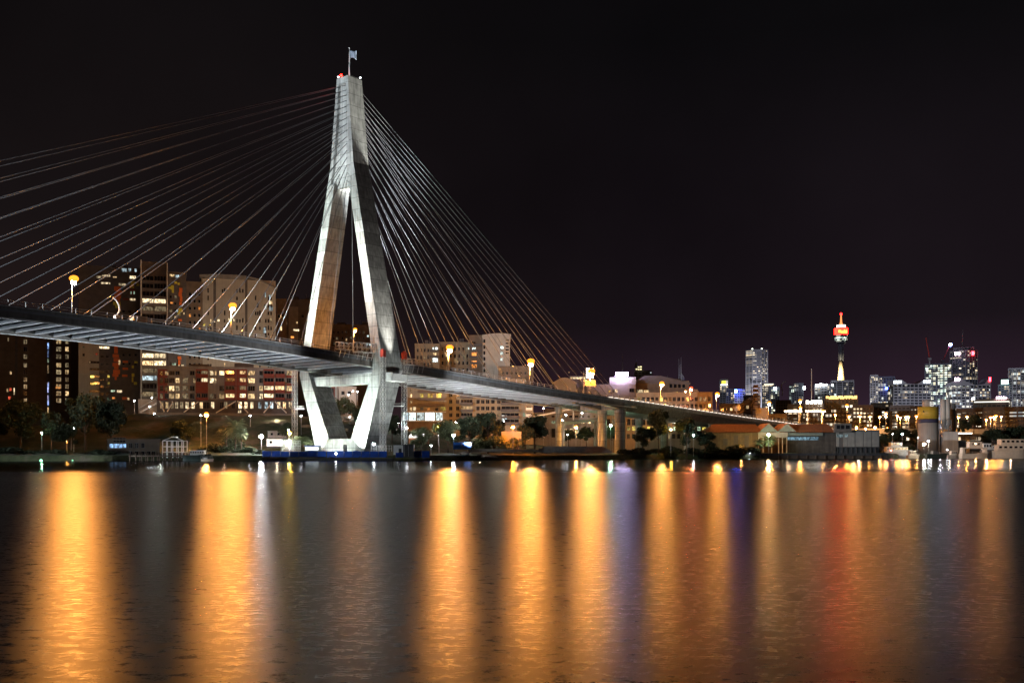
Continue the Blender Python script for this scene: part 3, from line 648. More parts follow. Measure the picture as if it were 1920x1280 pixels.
# --- brick red and grey apartments above the slope
B = Bld('apartment_building', 'long grey and brick-red apartment building with lit windows behind the slope', 294, 556, 690, 440, 18, M['grey'], pybase=774, slab=0)
B.panel('dark_base', M['dgrey'], [(294.5,749,555.5,774)], .12)
rows = {0:(695,703.5), 1:(708.5,718), 2:(723,733), 3:(737.5,747.5)}
reds = [(296,314),(367,390),(421,442),(443,463),(494,514),(516,534),(537,551)]
B.panel('red_cladding', M['redpanel'], [(a,y0,b,y1) for a, b in reds for y0, y1 in ((704,708),(719,723),(733.5,737),(747.8,750))], 1.25)
B.panel('red_wall', M['redpanel'], [(a,692,b,750) for a, b in reds[:4]]+[(494,692,514,750)], .06)
cells = [(342,353,' ddd'),(356,365,'k kk'),(362,367,' w  '),(369,376,'kk k'),(377.5,389.5,'dW k'),(393,401,'WW d'),(402,406,'wW k'),(411,421,'W kw'),(423,440,'kkkw'),(449.5,461,'wwdW'),(465,478,'wwkw'),(486,493,'kkwW'),(495,513,'kkWW'),(516,533,'kkwk'),(537,548,'wkwk'),(300,306,'kkkd'),(309,316,'dkdk'),(317,327,'kkww'),(329,337,'kwdw')]
for a, b_, pal in cells:
    for j, c in enumerate(pal):
        if c != ' ': B.win(a, rows[j][0], b_, rows[j][1], c, 3 if b_-a > 9 else 2, .09)
for a, b_ in ((367,390),(421,442),(443,463),(494,514),(516,534)):
    for j in range(4): B.balcony(a, rows[j][1]+1.2, b_, M['redpanel'], 1.3, .8)
for x, c in ((300,'w'),(310,'w'),(320,'d'),(328,'W'),(337.5,'W'),(347.5,'W'),(359,'W'),(374,'w'),(381,'k'),(387,'k'),(395.5,'W'),(412,'k'),(420,'d'),(434,'k'),(447,'W'),(458,'W'),(469,'W'),(484,'c'),(496,'c'),(506,'c'),(519.5,'W'),(530,'w'),(541,'W')): B.win(x, 753, x+6.5, 766, c, 2, .14)
B.win(446,768,452.5,774,'W',2,.14)
for (xa, ya, xb, yb) in ((345,773,372,753),(405,774,442,752),(445,752,465,774),(494,774,512,753),(515,753,537,774),(300,752,308,772),(314,772,324,753)):
    mb = MB(); xa, za = B.f(xa, ya); xb, zb = B.f(xb, yb); mb.bar((xa,-2.4,za), (xb,-1.0,zb), .4); mb.build('brace', M['white'], B.root)
B = Bld('apartment_building', 'brick-red and pale flats seen through the pylon V', 596, 634, 724, 446, 16, M['redpanel'], pybase=766)
for q in ((611,735,617,749,'g'),(600,728,606,736,'k'),(620,728,626,736,'k'),(600,741,606,749,'w')): B.win(*q[:5],2,.05)
B.panel('pale_column', M['pale'], [(628,724,633,766)], .4)
B = Bld('apartment_building', 'plain pale green block behind trees, seen through the pylon V', 635, 668, 727, 440, 16, M['pale'], pybase=762, plant=False)
B.win(640,733,646,740,'k',2,.05); B.win(652,733,658,740,'k',2,.05)
B = Bld('gatehouse', 'pale floodlit stair house with a slanting roof above the slope', 259, 294, 748, 432, 10, M['pale'], pybase=772, plant=False, roof=False)
mb = MB()
for k in range(9): a, z = B.f(262+k*3.4, 771-k*1.9); mb.box(a, a+.9, -3.0, -1.2, z-.6, z)
a, z = B.f(261,765); c, z2 = B.f(293,747); mb.bar((a,-3.0,z), (c,-3.0,z2), .12); mb.bar((a,-1.2,z), (c,-1.2,z2), .12); mb.build('stair', M['white'], B.root)
# --- right of the pylon, above the deck
B = Bld('apartment_block', 'beige stepped block right of the pylon behind the first lamp', 778, 824, 646, 560, 22, M['cream'], slab=3.2)
for q in ((811,651,821,657,'C'),(811,671,821,679,'C'),(811,661,819,667,'w')): B.win(*q[:5],2,.05)
B.grid(780,650,806,690,4,3,.5,.5,'kkkd',2,9); B.balcony(806,659,823,M['dgrey']); B.balcony(806,670,823,M['dgrey'])
B = Bld('apartment_block', 'beige block stepping up behind the first lamp right of the pylon', 824, 882, 643, 575, 22, M['cream'], slab=3.2)
for q in ((833,661,842,669,'w'),(877,651,881,655,'C'),(852,672,860,680,'w'),(837,676,845,684,'d'),(868,666,874,672,'d')): B.win(*q[:5],2,.05)
B.grid(826,648,880,700,7,4,.45,.5,'kkkkkd',1,10)
B = Bld('apartment_block', 'narrow glazed block joined to the pale tower, with one orange room', 880, 905, 630, 570, 20, M['brown'], slab=3.2, plant=False)
for q in ((885,651,892,658,'C'),(884,660,894,670,'o'),(884,676,894,681,'o'),(884,682,894,690,'o'),(884,640,892,646,'k')): B.win(*q[:5],2,.05)
for y in (648,659,670.5,682): B.balcony(881,y,904,M['dgrey'])
B = Bld('apartment_tower', 'pale tower with curved rounded roof corner right of the pylon', 905, 956, 630, 566, 24, M['pale'], plant=False, roof=False)
a0, z0 = B.f(904,628); a1, _ = B.f(958,628); mb = MB(); mb.prism([(a0+(a1-a0)*k/8, z0+.9*math.sin(PI*(k/8*.85))) for k in range(9)]+[(a1,z0-1.4),(a0,z0-1)], -.8, 24.5); mb.build('roof', M['pale'], B.root)
for y in (648,659,670): B.win(938,y,944,y+6.5,'C',2,.04)
for y in range(636, 700, 11): B.win(906,y,910,y+7,'k',1,.04)
for y in range(636, 662, 6): B.win(948,y,954,y+3.2,'k',2,.04)
B = Bld('apartment_block', 'low brownish block under the cable fan right of the pale tower', 934, 1000, 688, 545, 20, M['brown'], plant=False)
B.grid(938,694,998,716,7,2,.45,.5,'kkkkk',2,11)
# --- right of the pylon, below the deck
B = Bld('apartment_building', 'beige rounded apartments with bright glazed lobby just right of the pylon', 762, 838, 705, 500, 20, M['cream'], pybase=818, slab=3.1)
for q in ((768,728,773,734,'w'),(768,738,773,745,'w'),(768,750,773,756,'w'),(768,763,773,770,'w'),(774,762,780,770,'W'),(788,737,794,746,'y'),(801,737,812,748,'y'),(818,737,828,746,'y'),(801,763,807,769,'o'),(826,762,836,770,'y'),(816,764,822,770,'k'),(788,763,794,769,'d')): B.win(*q[:5],2,.05)
for x0, x1, c in ((755,766,'c'),(767,780,'C'),(782,796,'C'),(797,815,'C'),(817,830,'C')): B.win(x0,773,x1,788.5,c,4,.6)
B.panel('lobby_surround', M['white'], [(762,771.5,836,772.8),(762,789,836,790)], 1.2)
B.panel('orange_base', M['brown'], [(766,791,836,804)], .4)
for y in (749,760.5,735,724): B.balcony(783,y,834,M['brown'],1.6,.9)
B = Bld('apartment_building', 'long beige apartment building with balconies behind the shore trees', 838, 985, 712, 508, 20, M['cream'], pybase=812, slab=3.05)
r = random.Random(9)
for x in (842,855,893,902,911,921,932):
    for k, y in enumerate((724,736.5,749,761.5,774,786)): B.win(x, y, x+6.5, y+7.5, r.choice('kkkkkkkd'), 2, .05)
for x0, x1 in ((864,886),(940,973)):
    for k, y in enumerate((724,736.5,749,761.5,774,786)):
        B.win(x0, y-.5, x1, y+7.5, 'k' if not (x0 == 864 and k == 3) else 'w', 4, .04); B.balcony(x0-1, y+9, x1+1, M['dgrey'], 1.5, .9)
for q in ((864,735,873,739,'w'),(940.5,778,946,791,'C'),(947,778,950.5,786,'c'),(980.5,773,986,781,'g')): B.win(*q[:5],2,.3)
B = Bld('apartment_building', 'end wing of the beige apartments with projecting balconies', 985, 1000, 752, 505, 18, M['cream'], pybase=812, plant=False)
for y in (757,768,780): B.balcony(986,y,998,M['white']); B.win(987,y-6.5,996,y-1.2,'k',2,.05)
# --- offices behind the end of the bridge
B = Bld('warehouse', 'white vaulted-roof building behind the amber message sign', 1040, 1080, 716, 640, 40, M['white'], pybase=745, plant=False, roof=False)
a0, z0 = B.f(1036,718); a1, _ = B.f(1082,718); mb = MB(); mb.prism([(a0+(a1-a0)*k/10, z0+3.2*math.sin(PI*k/10)) for k in range(11)], -1, 41); mb.build('roof', M['white'], B.root)
B = Bld('office_building', 'office with a brightly lit roof canopy left of the amber message sign', 1068, 1100, 706, 660, 30, M['grey'], pybase=745, plant=False)
B.win(1069,706.5,1098,710.5,'W',6,.1); B.win(1066,697,1068,699,'w',1,.1); B.win(1089,697,1091,699,'w',1,.1)
B = Bld('office_building', 'pale office with a glowing white rooftop sign', 1100, 1192, 722, 650, 30, M['pale'], pybase=760, plant=False)
mb = MB(); a, b_, z0, z1 = B.rect(1143,707,1192,724); mb.box(a, b_, .1, 22, z0, z1); mb.build('upper_storey', M['pale'], B.root)
for q in ((1148,730,1152,736,'d'),(1153,729,1158,736,'W'),(1141,731,1145,735,'y'),(1180,728,1189,735,'k')): B.win(*q[:5],2,.05)
sg = thing('rooftop_sign', 'glowing white rooftop sign with rounded lettering on the pale office', 'sign', P(1168,706.5,645))
mb = MB(); mb.box(-5,5,.3,.5,0,.4); mb.bar((-3,.4,-.6),(-3,.4,3),.2); mb.bar((3,.4,-.6),(3,.4,3),.2); mb.build('frame', M['darksteel'], sg)
mb = MB(); x = -4.3
for k, w_ in enumerate((.8,.5,.8,.35,.8,.7,.5,.8,.8)): mb.box(x, x+w_, 0, .25, .6, 2.9 if k % 3 else 2.5); x += w_+.14
mb.build('lettering', glow('sign_white_pink', (.70,.58,1), 110), sg)
B = Bld('office_building', 'dark-roofed hall right of the glowing rooftop sign', 1192, 1292, 714, 660, 40, M['brown'], pybase=765, roof=False)
a0, z0 = B.f(1190,714); a1, z1 = B.f(1294,724); mb = MB(); mb.prism([(a0,z0),(a0+6,z0+3.2),(a0+16,z0+3.0),(a1,z0-1.3),(a1,z0-2.6),(a0,z0-1.2)], -1, 41); mb.build('roof', M['dgrey'], B.root)
for q in ((1194,730,1206,736,'W'),(1207,731,1217,736,'w'),(1267,734,1271,738,'y')): B.win(*q[:5],2,.1)
for x in (1255,1263,1271,1279): B.win(x,717,x+6,727,'k',1,.1)
B = Bld('office_building', 'long cream office with a row of lit windows behind the ramp', 1192, 1336, 737, 600, 24, M['cream'], pybase=790)
r = random.Random(14)
for k in range(17): x = 1196+k*8.2; B.win(x,744,x+5.6,752,r.choice('yywkkdkk'),2,.05)
for k in range(17): x = 1196+k*8.2; B.win(x,757,x+5.6,765,r.choice('kkkdkk'),2,.05)
B = Bld('office_building', 'cream building with tall lit windows under the end of the bridge', 1134, 1330, 769, 560, 24, M['cream'], pybase=827)
for k in range(20):
    x = 1138+k*9.4; B.win(x,772,x+6,779,r.choice('kkdkyk'),2,.05); B.win(x,785,x+6.3,797,r.choice('kkkdy'),2,.05); B.win(x,799,x+6.3,807,r.choice('yyygdyW'),2,.05); B.win(x,813,x+5.5,822,r.choice('gddkg'),2,.05)
B = Bld('office_building', 'dim building with lit shop windows behind the bridge piers', 1000, 1134, 775, 540, 22, M['grey'], pybase=827)
for k in range(9): x = 1034+k*11; B.win(x,778,x+6,783,r.choice('kkd'),2,.05); B.win(x,789,x+7.5,794,r.choice('WdgkW'),2,.05); B.win(x,803,x+7,820,r.choice('wgkWd'),3,.05)
B = Bld('terrace_house', 'low house with a dark hipped roof and round pale dish behind the ramp', 1348, 1394, 758, 640, 14, M['brown'], pybase=786, plant=False)
B.grid(1350,762,1384,772,4,1,.6,.6,'kkw',2,21)
dsh = thing('satellite_dish', 'pale satellite dish standing behind the ramp railing', 'satellite dish', P(1381,772,600))
mb = MB(); mb.tube((0,0,-1.5),(0,0,2),.2); mb.tube((0,.4,2.3),(0,-.5,2.7),.6,2.3,n=18); mb.build('dish', M['pale'], dsh, True)
B = Bld('terrace_house', 'gabled dark house before the tall banded office tower', 1388, 1424, 757, 660, 14, M['brown'], pybase=786, plant=False, roof=False)
a0, z0 = B.f(1386,757); a1, _ = B.f(1426,757); mb = MB(); mb.prism([(a0,z0),((a0+a1)/2,z0+3.9),(a1,z0)], -.5, 14.5); mb.build('roof', M['dgrey'], B.root)
for x in (1391,1399,1410): B.win(x,760,x+5,766,'k' if x != 1399 else 'w',2,.05)
t = thing('lattice_tower', 'slim lattice tower before the banded office tower', 'tower', P(1417,790,640))
mb = MB(); hgt = 21
for sx in (-2,2):
    for sy in (-2,2): mb.bar((sx,sy,0),(sx,sy,hgt),.4)
for k in range(9): z = k*2.5+.4; [mb.bar((a,-2,z),(b_,-2,z+.01),.3) for a, b_ in ((-2,2),)]; mb.bar((-2,2,z),(2,2,z+.01),.3); mb.bar((-2,-2,z),(-2,2,z),.3); mb.bar((2,-2,z),(2,2,z),.3); mb.box(-1.2,1.2,-1.2,1.2,z+.2,z+1.6)
mb.build('frame', M['brown'], t)
B = Bld('industrial_block', 'plain block lit orange at the foot of the ramp', 1417, 1440, 766, 620, 14, M['cream'], pybase=792, plant=False)
B = Bld('industrial_block', 'low cream block with narrow windows at the foot of the ramp', 1441, 1475, 777, 640, 14, M['cream'], pybase=800, plant=False)
B.grid(1444,782,1473,790,6,1,.5,.8,'kkd',1,22)
# ------------------------------------------------------------------ far city
GL = [glazing('city_glass_cool', 3.2, 3.7, .14, cool=(.8,.95,1), strength=1.5), glazing('city_glass_warm', 3.6, 3.7, .22, (1,.74,.42), (1,.92,.75), 1.5), glazing('city_glass_bright', 3.4, 3.9, .38, (1,.9,.6), (.75,1,.9), 2.4, .35), glazing('city_glass_dark', 3.4, 3.7, .06, strength=1.6, floorp=.03)]
def tower(label, px0, px1, pytop, Y, g=0, mat='cityw', depth=None, fh=3.8, piers=7, name='office_tower', sides=4, slabs=True, ybase=808, top=True, rot=0, sh=.45):
    X = ((px0+px1)/2-CX)/F*Y; wd = (px1-px0)/F*Y; dp = depth or wd*.8; zb = CZ+(HY-ybase)/F*Y; zt = CZ+(HY-pytop)/F*Y-zb
    t = thing(name, label, 'tower' if 'tower' in name else 'building', (X,Y,zb), -math.atan2(X,Y)+math.radians(rot)); h = wd/2
    if sides == 4: ring = [(-h,0),(h,0),(h,dp),(-h,dp)]
    else: c = wd*.29; ring = [(-h+c,0),(h-c,0),(h,c),(h,wd-c),(h-c,wd),(-h+c,wd),(-h,wd-c),(-h,c)]
    cx = 0; cyy = sum(p[1] for p in ring)/len(ring)
    def sc_(k): return [(x*(1-k/h), cyy+(y-cyy)*(1-k/h)) for x, y in ring]
    mb = MB(); mb.loft([[(x,y,z) for x, y in sc_(.5)] for z in (0, zt-.6)]); mb.build('glazing', GL[g], t)
    mb = MB(); n = len(ring)
    if slabs:
        z = fh
        while z < zt-1: mb.loft([[(x,y,q) for x, y in sc_(.15)] for q in (z-fh*sh*.5, z+fh*sh*.5)]); z += fh
    for i in range(n):
        (xa, ya), (xb, yb) = ring[i], ring[(i+1) % n]; k = piers if abs(xb-xa)+abs(yb-ya) > wd*.6 else max(2, piers//2)
        for j in range(k): q = j/k; x, y = xa+(xb-xa)*q, ya+(yb-ya)*q; mb.box(x-.55, x+.55, y-.55, y+.55, 0, zt)
    mb.build('wall', M[mat], t)
    if top: mb = MB(); mb.loft([[(x,y,z) for x, y in sc_(-.1)] for z in (zt-1.2, zt+1.4)]); mb.build('roof', M[mat], t)
    return t, zb, zt, wd
def sign(parent, name, px0, py0, px1, py1, Y, mat, dots=0, off=1.2):
    """lit lettering standing proud of a facade"""
    c = P((px0+px1)/2, py1, Y); inv = Matrix.Rotation(-parent.rotation_euler.z, 4, 'Z') @ Matrix.Translation(-parent.location); lc = inv @ c
    wd = (px1-px0)/F*Y; h = (py1-py0)/F*Y; mb = MB()
    if dots:
        r = random.Random(int(px0)); x = -wd/2; cw = wd/dots
        for k in range(dots): mb.box(x, x+cw*.78, -.3, 0, h*r.choice((0,0,.25)), h*r.choice((1,.75,1))); x += cw
    else: mb.box(-wd/2, wd/2, -.3, 0, 0, h)
    o = mb.build(name, mat, parent); o.location = (lc.x, lc.y-off, lc.z); return o
gW = glow('sign_white', (.85,.95,1), 14); gWr = glow('sign_white_red', (1,.7,.85), 20); gB = glow('sign_blue', (.04,.10,1), 130); gR = glow('sign_red', (1,.02,.03), 30)
gG = glow('floodlit_gold', (1,.55,.16), 3.2, False); gY = glow('sign_yellow', (.9,.75,.05), 3, False); gGr = glow('sign_green_white', (.5,1,.8), 5, False); gO = glow('amber_sign', (1,.38,.02), 5, False); gWW = glow('canopy_white', (1,.93,.75), 8, False)
t, zb, zt, wd = tower('tall pale banded eight-sided office tower alone against the sky', 1399, 1439, 656, 2200, 1, 'cityw', fh=4.2, sides=8, piers=4, sh=.62)
for x in (-9, 10): mb = MB(); mb.ball((x, 6, zt+3), 1.5); mb.build('roof_light', glow('roof_lamp', (.9,1,.8), 4, False), t)
mb = MB(); mb.box(-wd*.30, wd*.30, -.35, -.05, zt*.60, zt*.625); mb.build('plant_floor', M['darksteel'], t)
t = thing('observation_tower', 'slender observation tower with glowing red sign band on its turret', 'tower', (P(1577,852,2318).x, 2318, 0))
zz = lambda y: CZ+(HY-y)/F*2318
mb = MB(); mb.lathe([(9,zz(760)),(8.2,zz(714)),(6.2,zz(700)),(4.6,zz(676))], 16); mb.build('shaft_base', M['yellowp'] if False else M['cream'], t, True)
mb = MB(); mb.lathe([(3.2,zz(676.5)),(3.2,zz(644))], 12)
for k in range(10): a = 2*PI*k/10; mb.tube((5.0*math.cos(a),5.0*math.sin(a),zz(676)), (5.8*math.cos(a+.5),5.8*math.sin(a+.5),zz(644)), .35, n=5)
mb.build('shaft', M['cityd'], t)
mb = MB(); mb.lathe([(5.5,zz(645)),(10,zz(642)),(12.6,zz(638)),(13.2,zz(629)),(13.2,zz(627.5))], 20); mb.build('turret', GL[2], t)
mb = MB()
for y in (641.5,636.5,632,628): mb.lathe([(13.5 if y < 641 else 10.8,zz(y)-.8),(13.5 if y < 641 else 10.8,zz(y)+.8)], 20)
mb.build('turret_floor', M['cityw'], t)
mb = MB(); mb.lathe([(13.9,zz(627)),(14.2,zz(615.5))], 24); mb.build('sign_band', glow('sign_band_red', (1,.003,.0015), 70), t)
fc = bpy.data.curves.new('word', 'FONT'); fc.body = 'Westfield'; fc.align_x = 'CENTER'; fc.extrude = .15; fc.size = 8.0
tmp = bpy.data.objects.new('tmp', fc); COL.objects.link(tmp); dg = bpy.context.evaluated_depsgraph_get(); me = bpy.data.meshes.new_from_object(tmp.evaluated_get(dg)); bpy.data.objects.remove(tmp)
xs_ = [v.co.x for v in me.vertices]; sx = 19.5/(max(xs_)-min(xs_))
for v in me.vertices:                                       # wrap the word round the drum
    x = v.co.x*sx; a = x/14.6; y, z = v.co.y*1.15, v.co.z; R_ = 14.6+z; v.co = (R_*math.sin(a), -R_*math.cos(a), y+zz(625.2))
me.materials.clear(); me.materials.append(glow('lettering_yellow', (1,.50,.04), 9, False)); link('lettering', me, t)
mb = MB(); mb.lathe([(12,zz(615.4)),(9,zz(613.6))], 20); mb.build('turret_roof', M['cityw'], t)
mb = MB(); mb.lathe([(9.4,zz(613.4)),(9.4,zz(609.5))], 20); mb.build('crown_light', glow('crown_lamp', (1,.9,.72), 4, False), t)
mb = MB(); mb.lathe([(4,zz(609.3)),(2.3,zz(604)),(1.3,zz(590))], 10); mb.build('spire', glow('spire_lit', (1,.32,.10), 1.6, False), t)
mb = MB(); mb.ball((0,0,zz(588.5)), 2.4); mb.build('beacon', glow('spire_red', (1,.01,.01), 25), t)
lamp('tower_base_light', P(1569,700,2290), (1,.80,.45), .6e6, 'SPOT', P(1577,697,2318), 100, .6, 2)
# left group
t, *_ = tower('narrow tower with a glowing yellow emblem, left of the banded tower', 1350, 1365, 712, 1800, 1, 'cityd', piers=3)
o = sign(t, 'emblem', 1353.5, 714, 1360.5, 719.5, 1795, gY, 0, 1.6)
mb = MB(); mb.box(-3.2,3.2,-.2,0,1,2.2); mb.box(-.8,.8,-.24,-.02,-1,1.0)
sign(t, 'roof_light', 1352, 720, 1364, 722, 1795, gW, 3, 1.6)
t, *_ = tower('stepped office block between the yellow emblem tower and the blue light', 1362, 1378, 730, 1750, 1, 'cityd', piers=4)
t, *_ = tower('low tower with a bright blue light at its corner', 1378, 1396, 731, 1700, 0, 'cityw', piers=4)
sign(t, 'blue_light', 1377.5, 730.5, 1382, 736, 1695, gB, 0, 1.6)
t, *_ = tower('office block behind the foot of the banded tower', 1429, 1452, 719, 1750, 1, 'cityd', piers=5); sign(t, 'roof_light', 1433, 719.5, 1450, 721.5, 1746, gWr if False else glow('warm_trim', (1,.85,.6), 2, False), 0, 1.4)
t, *_ = tower('short block with a white roof light right of the banded tower', 1446, 1461, 727, 1650, 2, 'cityd', piers=4); sign(t, 'roof_light', 1451, 726, 1456, 731, 1646, gW, 0, 1.4)
t, *_ = tower('slim tower with lit corner beside the curved sculpture mast', 1480, 1489, 723, 1800, 2, 'cityd', piers=3)
t, *_ = tower('dark tower with a slanted blue white sign light', 1489, 1506, 719, 1850, 0, 'cityd', piers=4); sign(t, 'sign_light', 1506, 724, 1510, 730, 1840, gW, 0, 1.4)
t, *_ = tower('grey tower capped by a long white sign', 1528, 1556, 722, 1500, 0, 'cityw', piers=5); sign(t, 'sign', 1530, 719, 1551, 724, 1495, gW, 9, 1.6)
t, *_ = tower('plain grey slab tower at the foot of the observation tower', 1559, 1600, 714, 1900, 3, 'cityw', piers=4, sh=.2); sign(t, 'sign_light', 1559, 719, 1563, 724, 1890, gW, 2, 1.6)
t, *_ = tower('wide building crowned by a golden floodlit roof storey', 1548, 1606, 748, 900, 1, 'brown', piers=8, depth=24, name='office_building'); sign(t, 'lit_roof_storey', 1550, 742, 1606, 748, 892, gG, 22, 1.2)  # floodlight on the roof storey put in as its own golden glow
t, *_ = tower('low building with a brilliant white glass storey left of the golden roof', 1511, 1542, 757, 850, 1, 'brown', piers=5, depth=20, name='office_building'); sign(t, 'lit_storey', 1512, 750.5, 1541, 757, 846, gWW, 12, 1.0)
mb = MB(); mb.tube((-2,4,20),(-2,4,50),.35); mb.build('mast', M['white'], t)
# right group
t, *_ = tower('dark slab tower with a lit white corner strip left of the wavy offices', 1632, 1646, 704, 1700, 1, 'cityw', piers=3)
t, *_ = tower('dark blue tower stepping down behind the wavy offices', 1646, 1677, 707, 1750, 0, 'cityd', piers=6, sh=.3); sign(t, 'blue_sign', 1660, 726, 1665, 730, 1740, glow('sign_blue_small', (.05,.1,1), 45), 0, 1.5)
def wavy(label, px0, px1, prof, Y, g, signs):
    """office slab whose parapet rises and falls in a wave"""
    X = ((px0+px1)/2-CX)/F*Y; zb = CZ+(HY-812)/F*Y; t = thing('office_building', label, 'building', (X,Y,zb)); k = Y/F; wd = (px1-px0)*k
    lx = lambda p: (p-(px0+px1)/2)*k; lz = lambda y: (812-y)*k
    zlow = max(p[1] for p in prof)
    mb = MB(); mb.box(-wd/2+.5, wd/2-.5, .6, 24, 0, lz(zlow)-.5); mb.build('glazing', GL[g], t)
    mb = MB(); z = 4.0
    while z < lz(zlow)-1: mb.box(-wd/2, wd/2, 0, .55, z-.9, z+.9); z += 4.0
    n = int(wd/5.5)
    for j in range(n+1): x = -wd/2+.7+(wd-1.4)*j/n; mb.box(x-.6, x+.6, -.12, .5, 0, lz(zlow)-.5)
    mb.build('wall', M['cityw'], t)
    pts = []
    for j in range(41):
        p = px0+(px1-px0)*j/40; q = (p-px0)/(px1-px0)*(len(prof)-1); i = min(int(q), len(prof)-2); f_ = smooth01(q-i); pts.append((lx(p), lz(prof[i][1]+(prof[i+1][1]-prof[i][1])*f_)))
    mb = MB(); mb.prism(pts+[(wd/2, lz(zlow)-.6), (-wd/2, lz(zlow)-.6)], -.2, 24.3); mb.build('wavy_roof', M['cityw'], t)
    for (a, b_, c, d_, mt, n_) in signs: sign(t, 'sign', a, b_, c, d_, Y, mt, n_, .6)
    return t
wavy('grey gridded offices with wave-shaped roof and two white signs', 1675, 1746, [(0,712),(0,712),(0,719),(0,720),(0,713),(0,709)], 1500, 0, [(1675.5,714,1690,718,gW,7),(1732,713,1744,717,gW,6)])
wavy('grey gridded offices with arched roof right of the bright tower', 1786, 1858, [(0,716),(0,708),(0,716),(0,722),(0,720),(0,708)], 1520, 0, [(1790,708,1800,714,gWr,4),(1854,707,1857.5,715,gR,0)])
t, *_ = tower('brightly lit banded tower under construction cranes', 1736, 1782, 683, 1700, 2, 'cityd', piers=7, sh=.4)
t, *_ = tower('tall lit tower with rooftop spire and red white signs', 1783, 1831, 657, 1900, 1, 'cityd', piers=7, sh=.4, sides=8)
sign(t, 'sign', 1791, 660, 1800, 666, 1890, gWr, 3, 2); sign(t, 'sign', 1822, 658.5, 1826, 666, 1890, gR, 0, 2)
zt = 155*.95; k = 1900/F; h0 = (808-657)*k
mb = MB(); mb.box(-17,17,6,28,h0+1.5,h0+7); mb.build('crown', M['cityd'], t)
mb = MB(); mb.tube((-2,15,h0+6),(-2,15,h0+38),.8,.25); mb.build('spire', M['steel'], t)
def crane(label, px, pb, tx, ty, Y):
    a, b_ = P(px, pb, Y), P(tx, ty, Y); t = thing('tower_crane', label, 'crane', a, 0, 'cranes over the bright tower'); d = b_-a; mb = MB()
    mb.bar((-.6,0,0), d+Vector((-.2,0,0)), .45); mb.bar((.6,0,0), d+Vector((.2,0,0)), .45)
    n = 12
    for j in range(n): p, q = d*(j/n), d*((j+1)/n); mb.bar(p+Vector((-.6,0,0)), q+Vector((.6,0,0)), .3)
    mb.build('jib', M['red'], t)
    mb = MB(); mb.bar((0,0,0),(0,0,-14),1.6); mb.box(-2.4,2.4,-1.5,1.5,-2,1); mb.build('mast', M['steel'], t); return t
crane('red luffing crane jib leaning left over the bright tower', 1743, 672, 1736, 633, 1700)
crane('grey luffing crane jib leaning right beside the blue lamp', 1768, 676, 1781, 647, 1720)
t = thing('crane_light', 'small bright blue white lamp hanging between the cranes', 'lamp', P(1782,646,1715)); mb = MB(); mb.ball((0,0,0), 2.6); mb.build('lens', glow('crane_blue', (.2,.3,1), 45), t); mb = MB(); mb.tube((0,0,-2.4),(0,0,-6),.3); mb.build('bracket', M['steel'], t)
t, *_ = tower('low building with white lit canopy and sign at the right', 1828, 1891, 750, 1200, 1, 'brown', piers=8, depth=24, name='office_building'); sign(t, 'sign', 1869, 743.5, 1887, 748, 1195, gWr, 9, 1); sign(t, 'canopy', 1829, 752, 1889, 754, 1195, glow('canopy_trim', (1,.93,.8), 1.6, False), 0, 1); sign(t, 'emblem', 1822, 744, 1828, 751, 1190, gW, 2, 1)
t, *_ = tower('tower with pale green square sign near the right edge', 1873, 1892, 722, 1700, 1, 'cityd', piers=4); sign(t, 'sign', 1878, 712, 1890, 720, 1690, gGr, 0, 1.6)
t, *_ = tower('grey tower cut by the right edge of the photo', 1893, 1934, 691, 1750, 0, 'cityw', piers=6, sh=.3)
# spires between buildings
t = thing('spire', 'twin thin steel spires rising behind the dark-roofed hall', 'spire', P(1277,715,1800))
mb = MB(); q = 1800/F; mb.tube((-4*q,0,0),(-4*q,0,42*q),.9,.2,n=5); mb.tube((0,0,0),(0,0,46*q),1.1,.2,n=5)
for j in range(9): mb.bar((-4*q,0,j*3.5*q),(0,0,(j+1)*3.5*q),.5)
for j in range(5): mb.bar((0,0,(16-j*3)*q),(6*q,0,(7-j)*q),.6); 
mb.build('mast', M['white'], t)
for l, a, b_, c in (('thin aerial on a small dome behind the glowing rooftop sign',1167,706,664),('faint aerial above the lit crown left of the dark-roofed hall',1193,690,672)):
    t = thing('aerial', l, 'aerial', P(a,b_,1400)); mb = MB(); mb.tube((0,0,0),(0,0,(b_-c)*.7),.7,.2,n=5); mb.lathe([(2.2,0),(2,4),(.5,8)],10); mb.build('mast', M['steel'], t)
t, *_ = tower('distant tower with two lit crown bands behind the cream offices', 1190, 1222, 696, 1500, 3, 'cityd', piers=5, depth=20)
mb = MB(); kk = 1500/F; mb.box(-14*kk, -1*kk, 3, 18, 113*kk, 122*kk); mb.build('crown', M['cityd'], t)
sign(t, 'crown_light', 1192, 686.5, 1204, 689, 1495, glow('crown_trim', (1,.85,.45), 1.6, False), 3, 1); sign(t, 'crown_light', 1192, 691, 1204, 693.5, 1495, glow('crown_trim2', (1,.85,.45), 1.6, False), 3, 1)
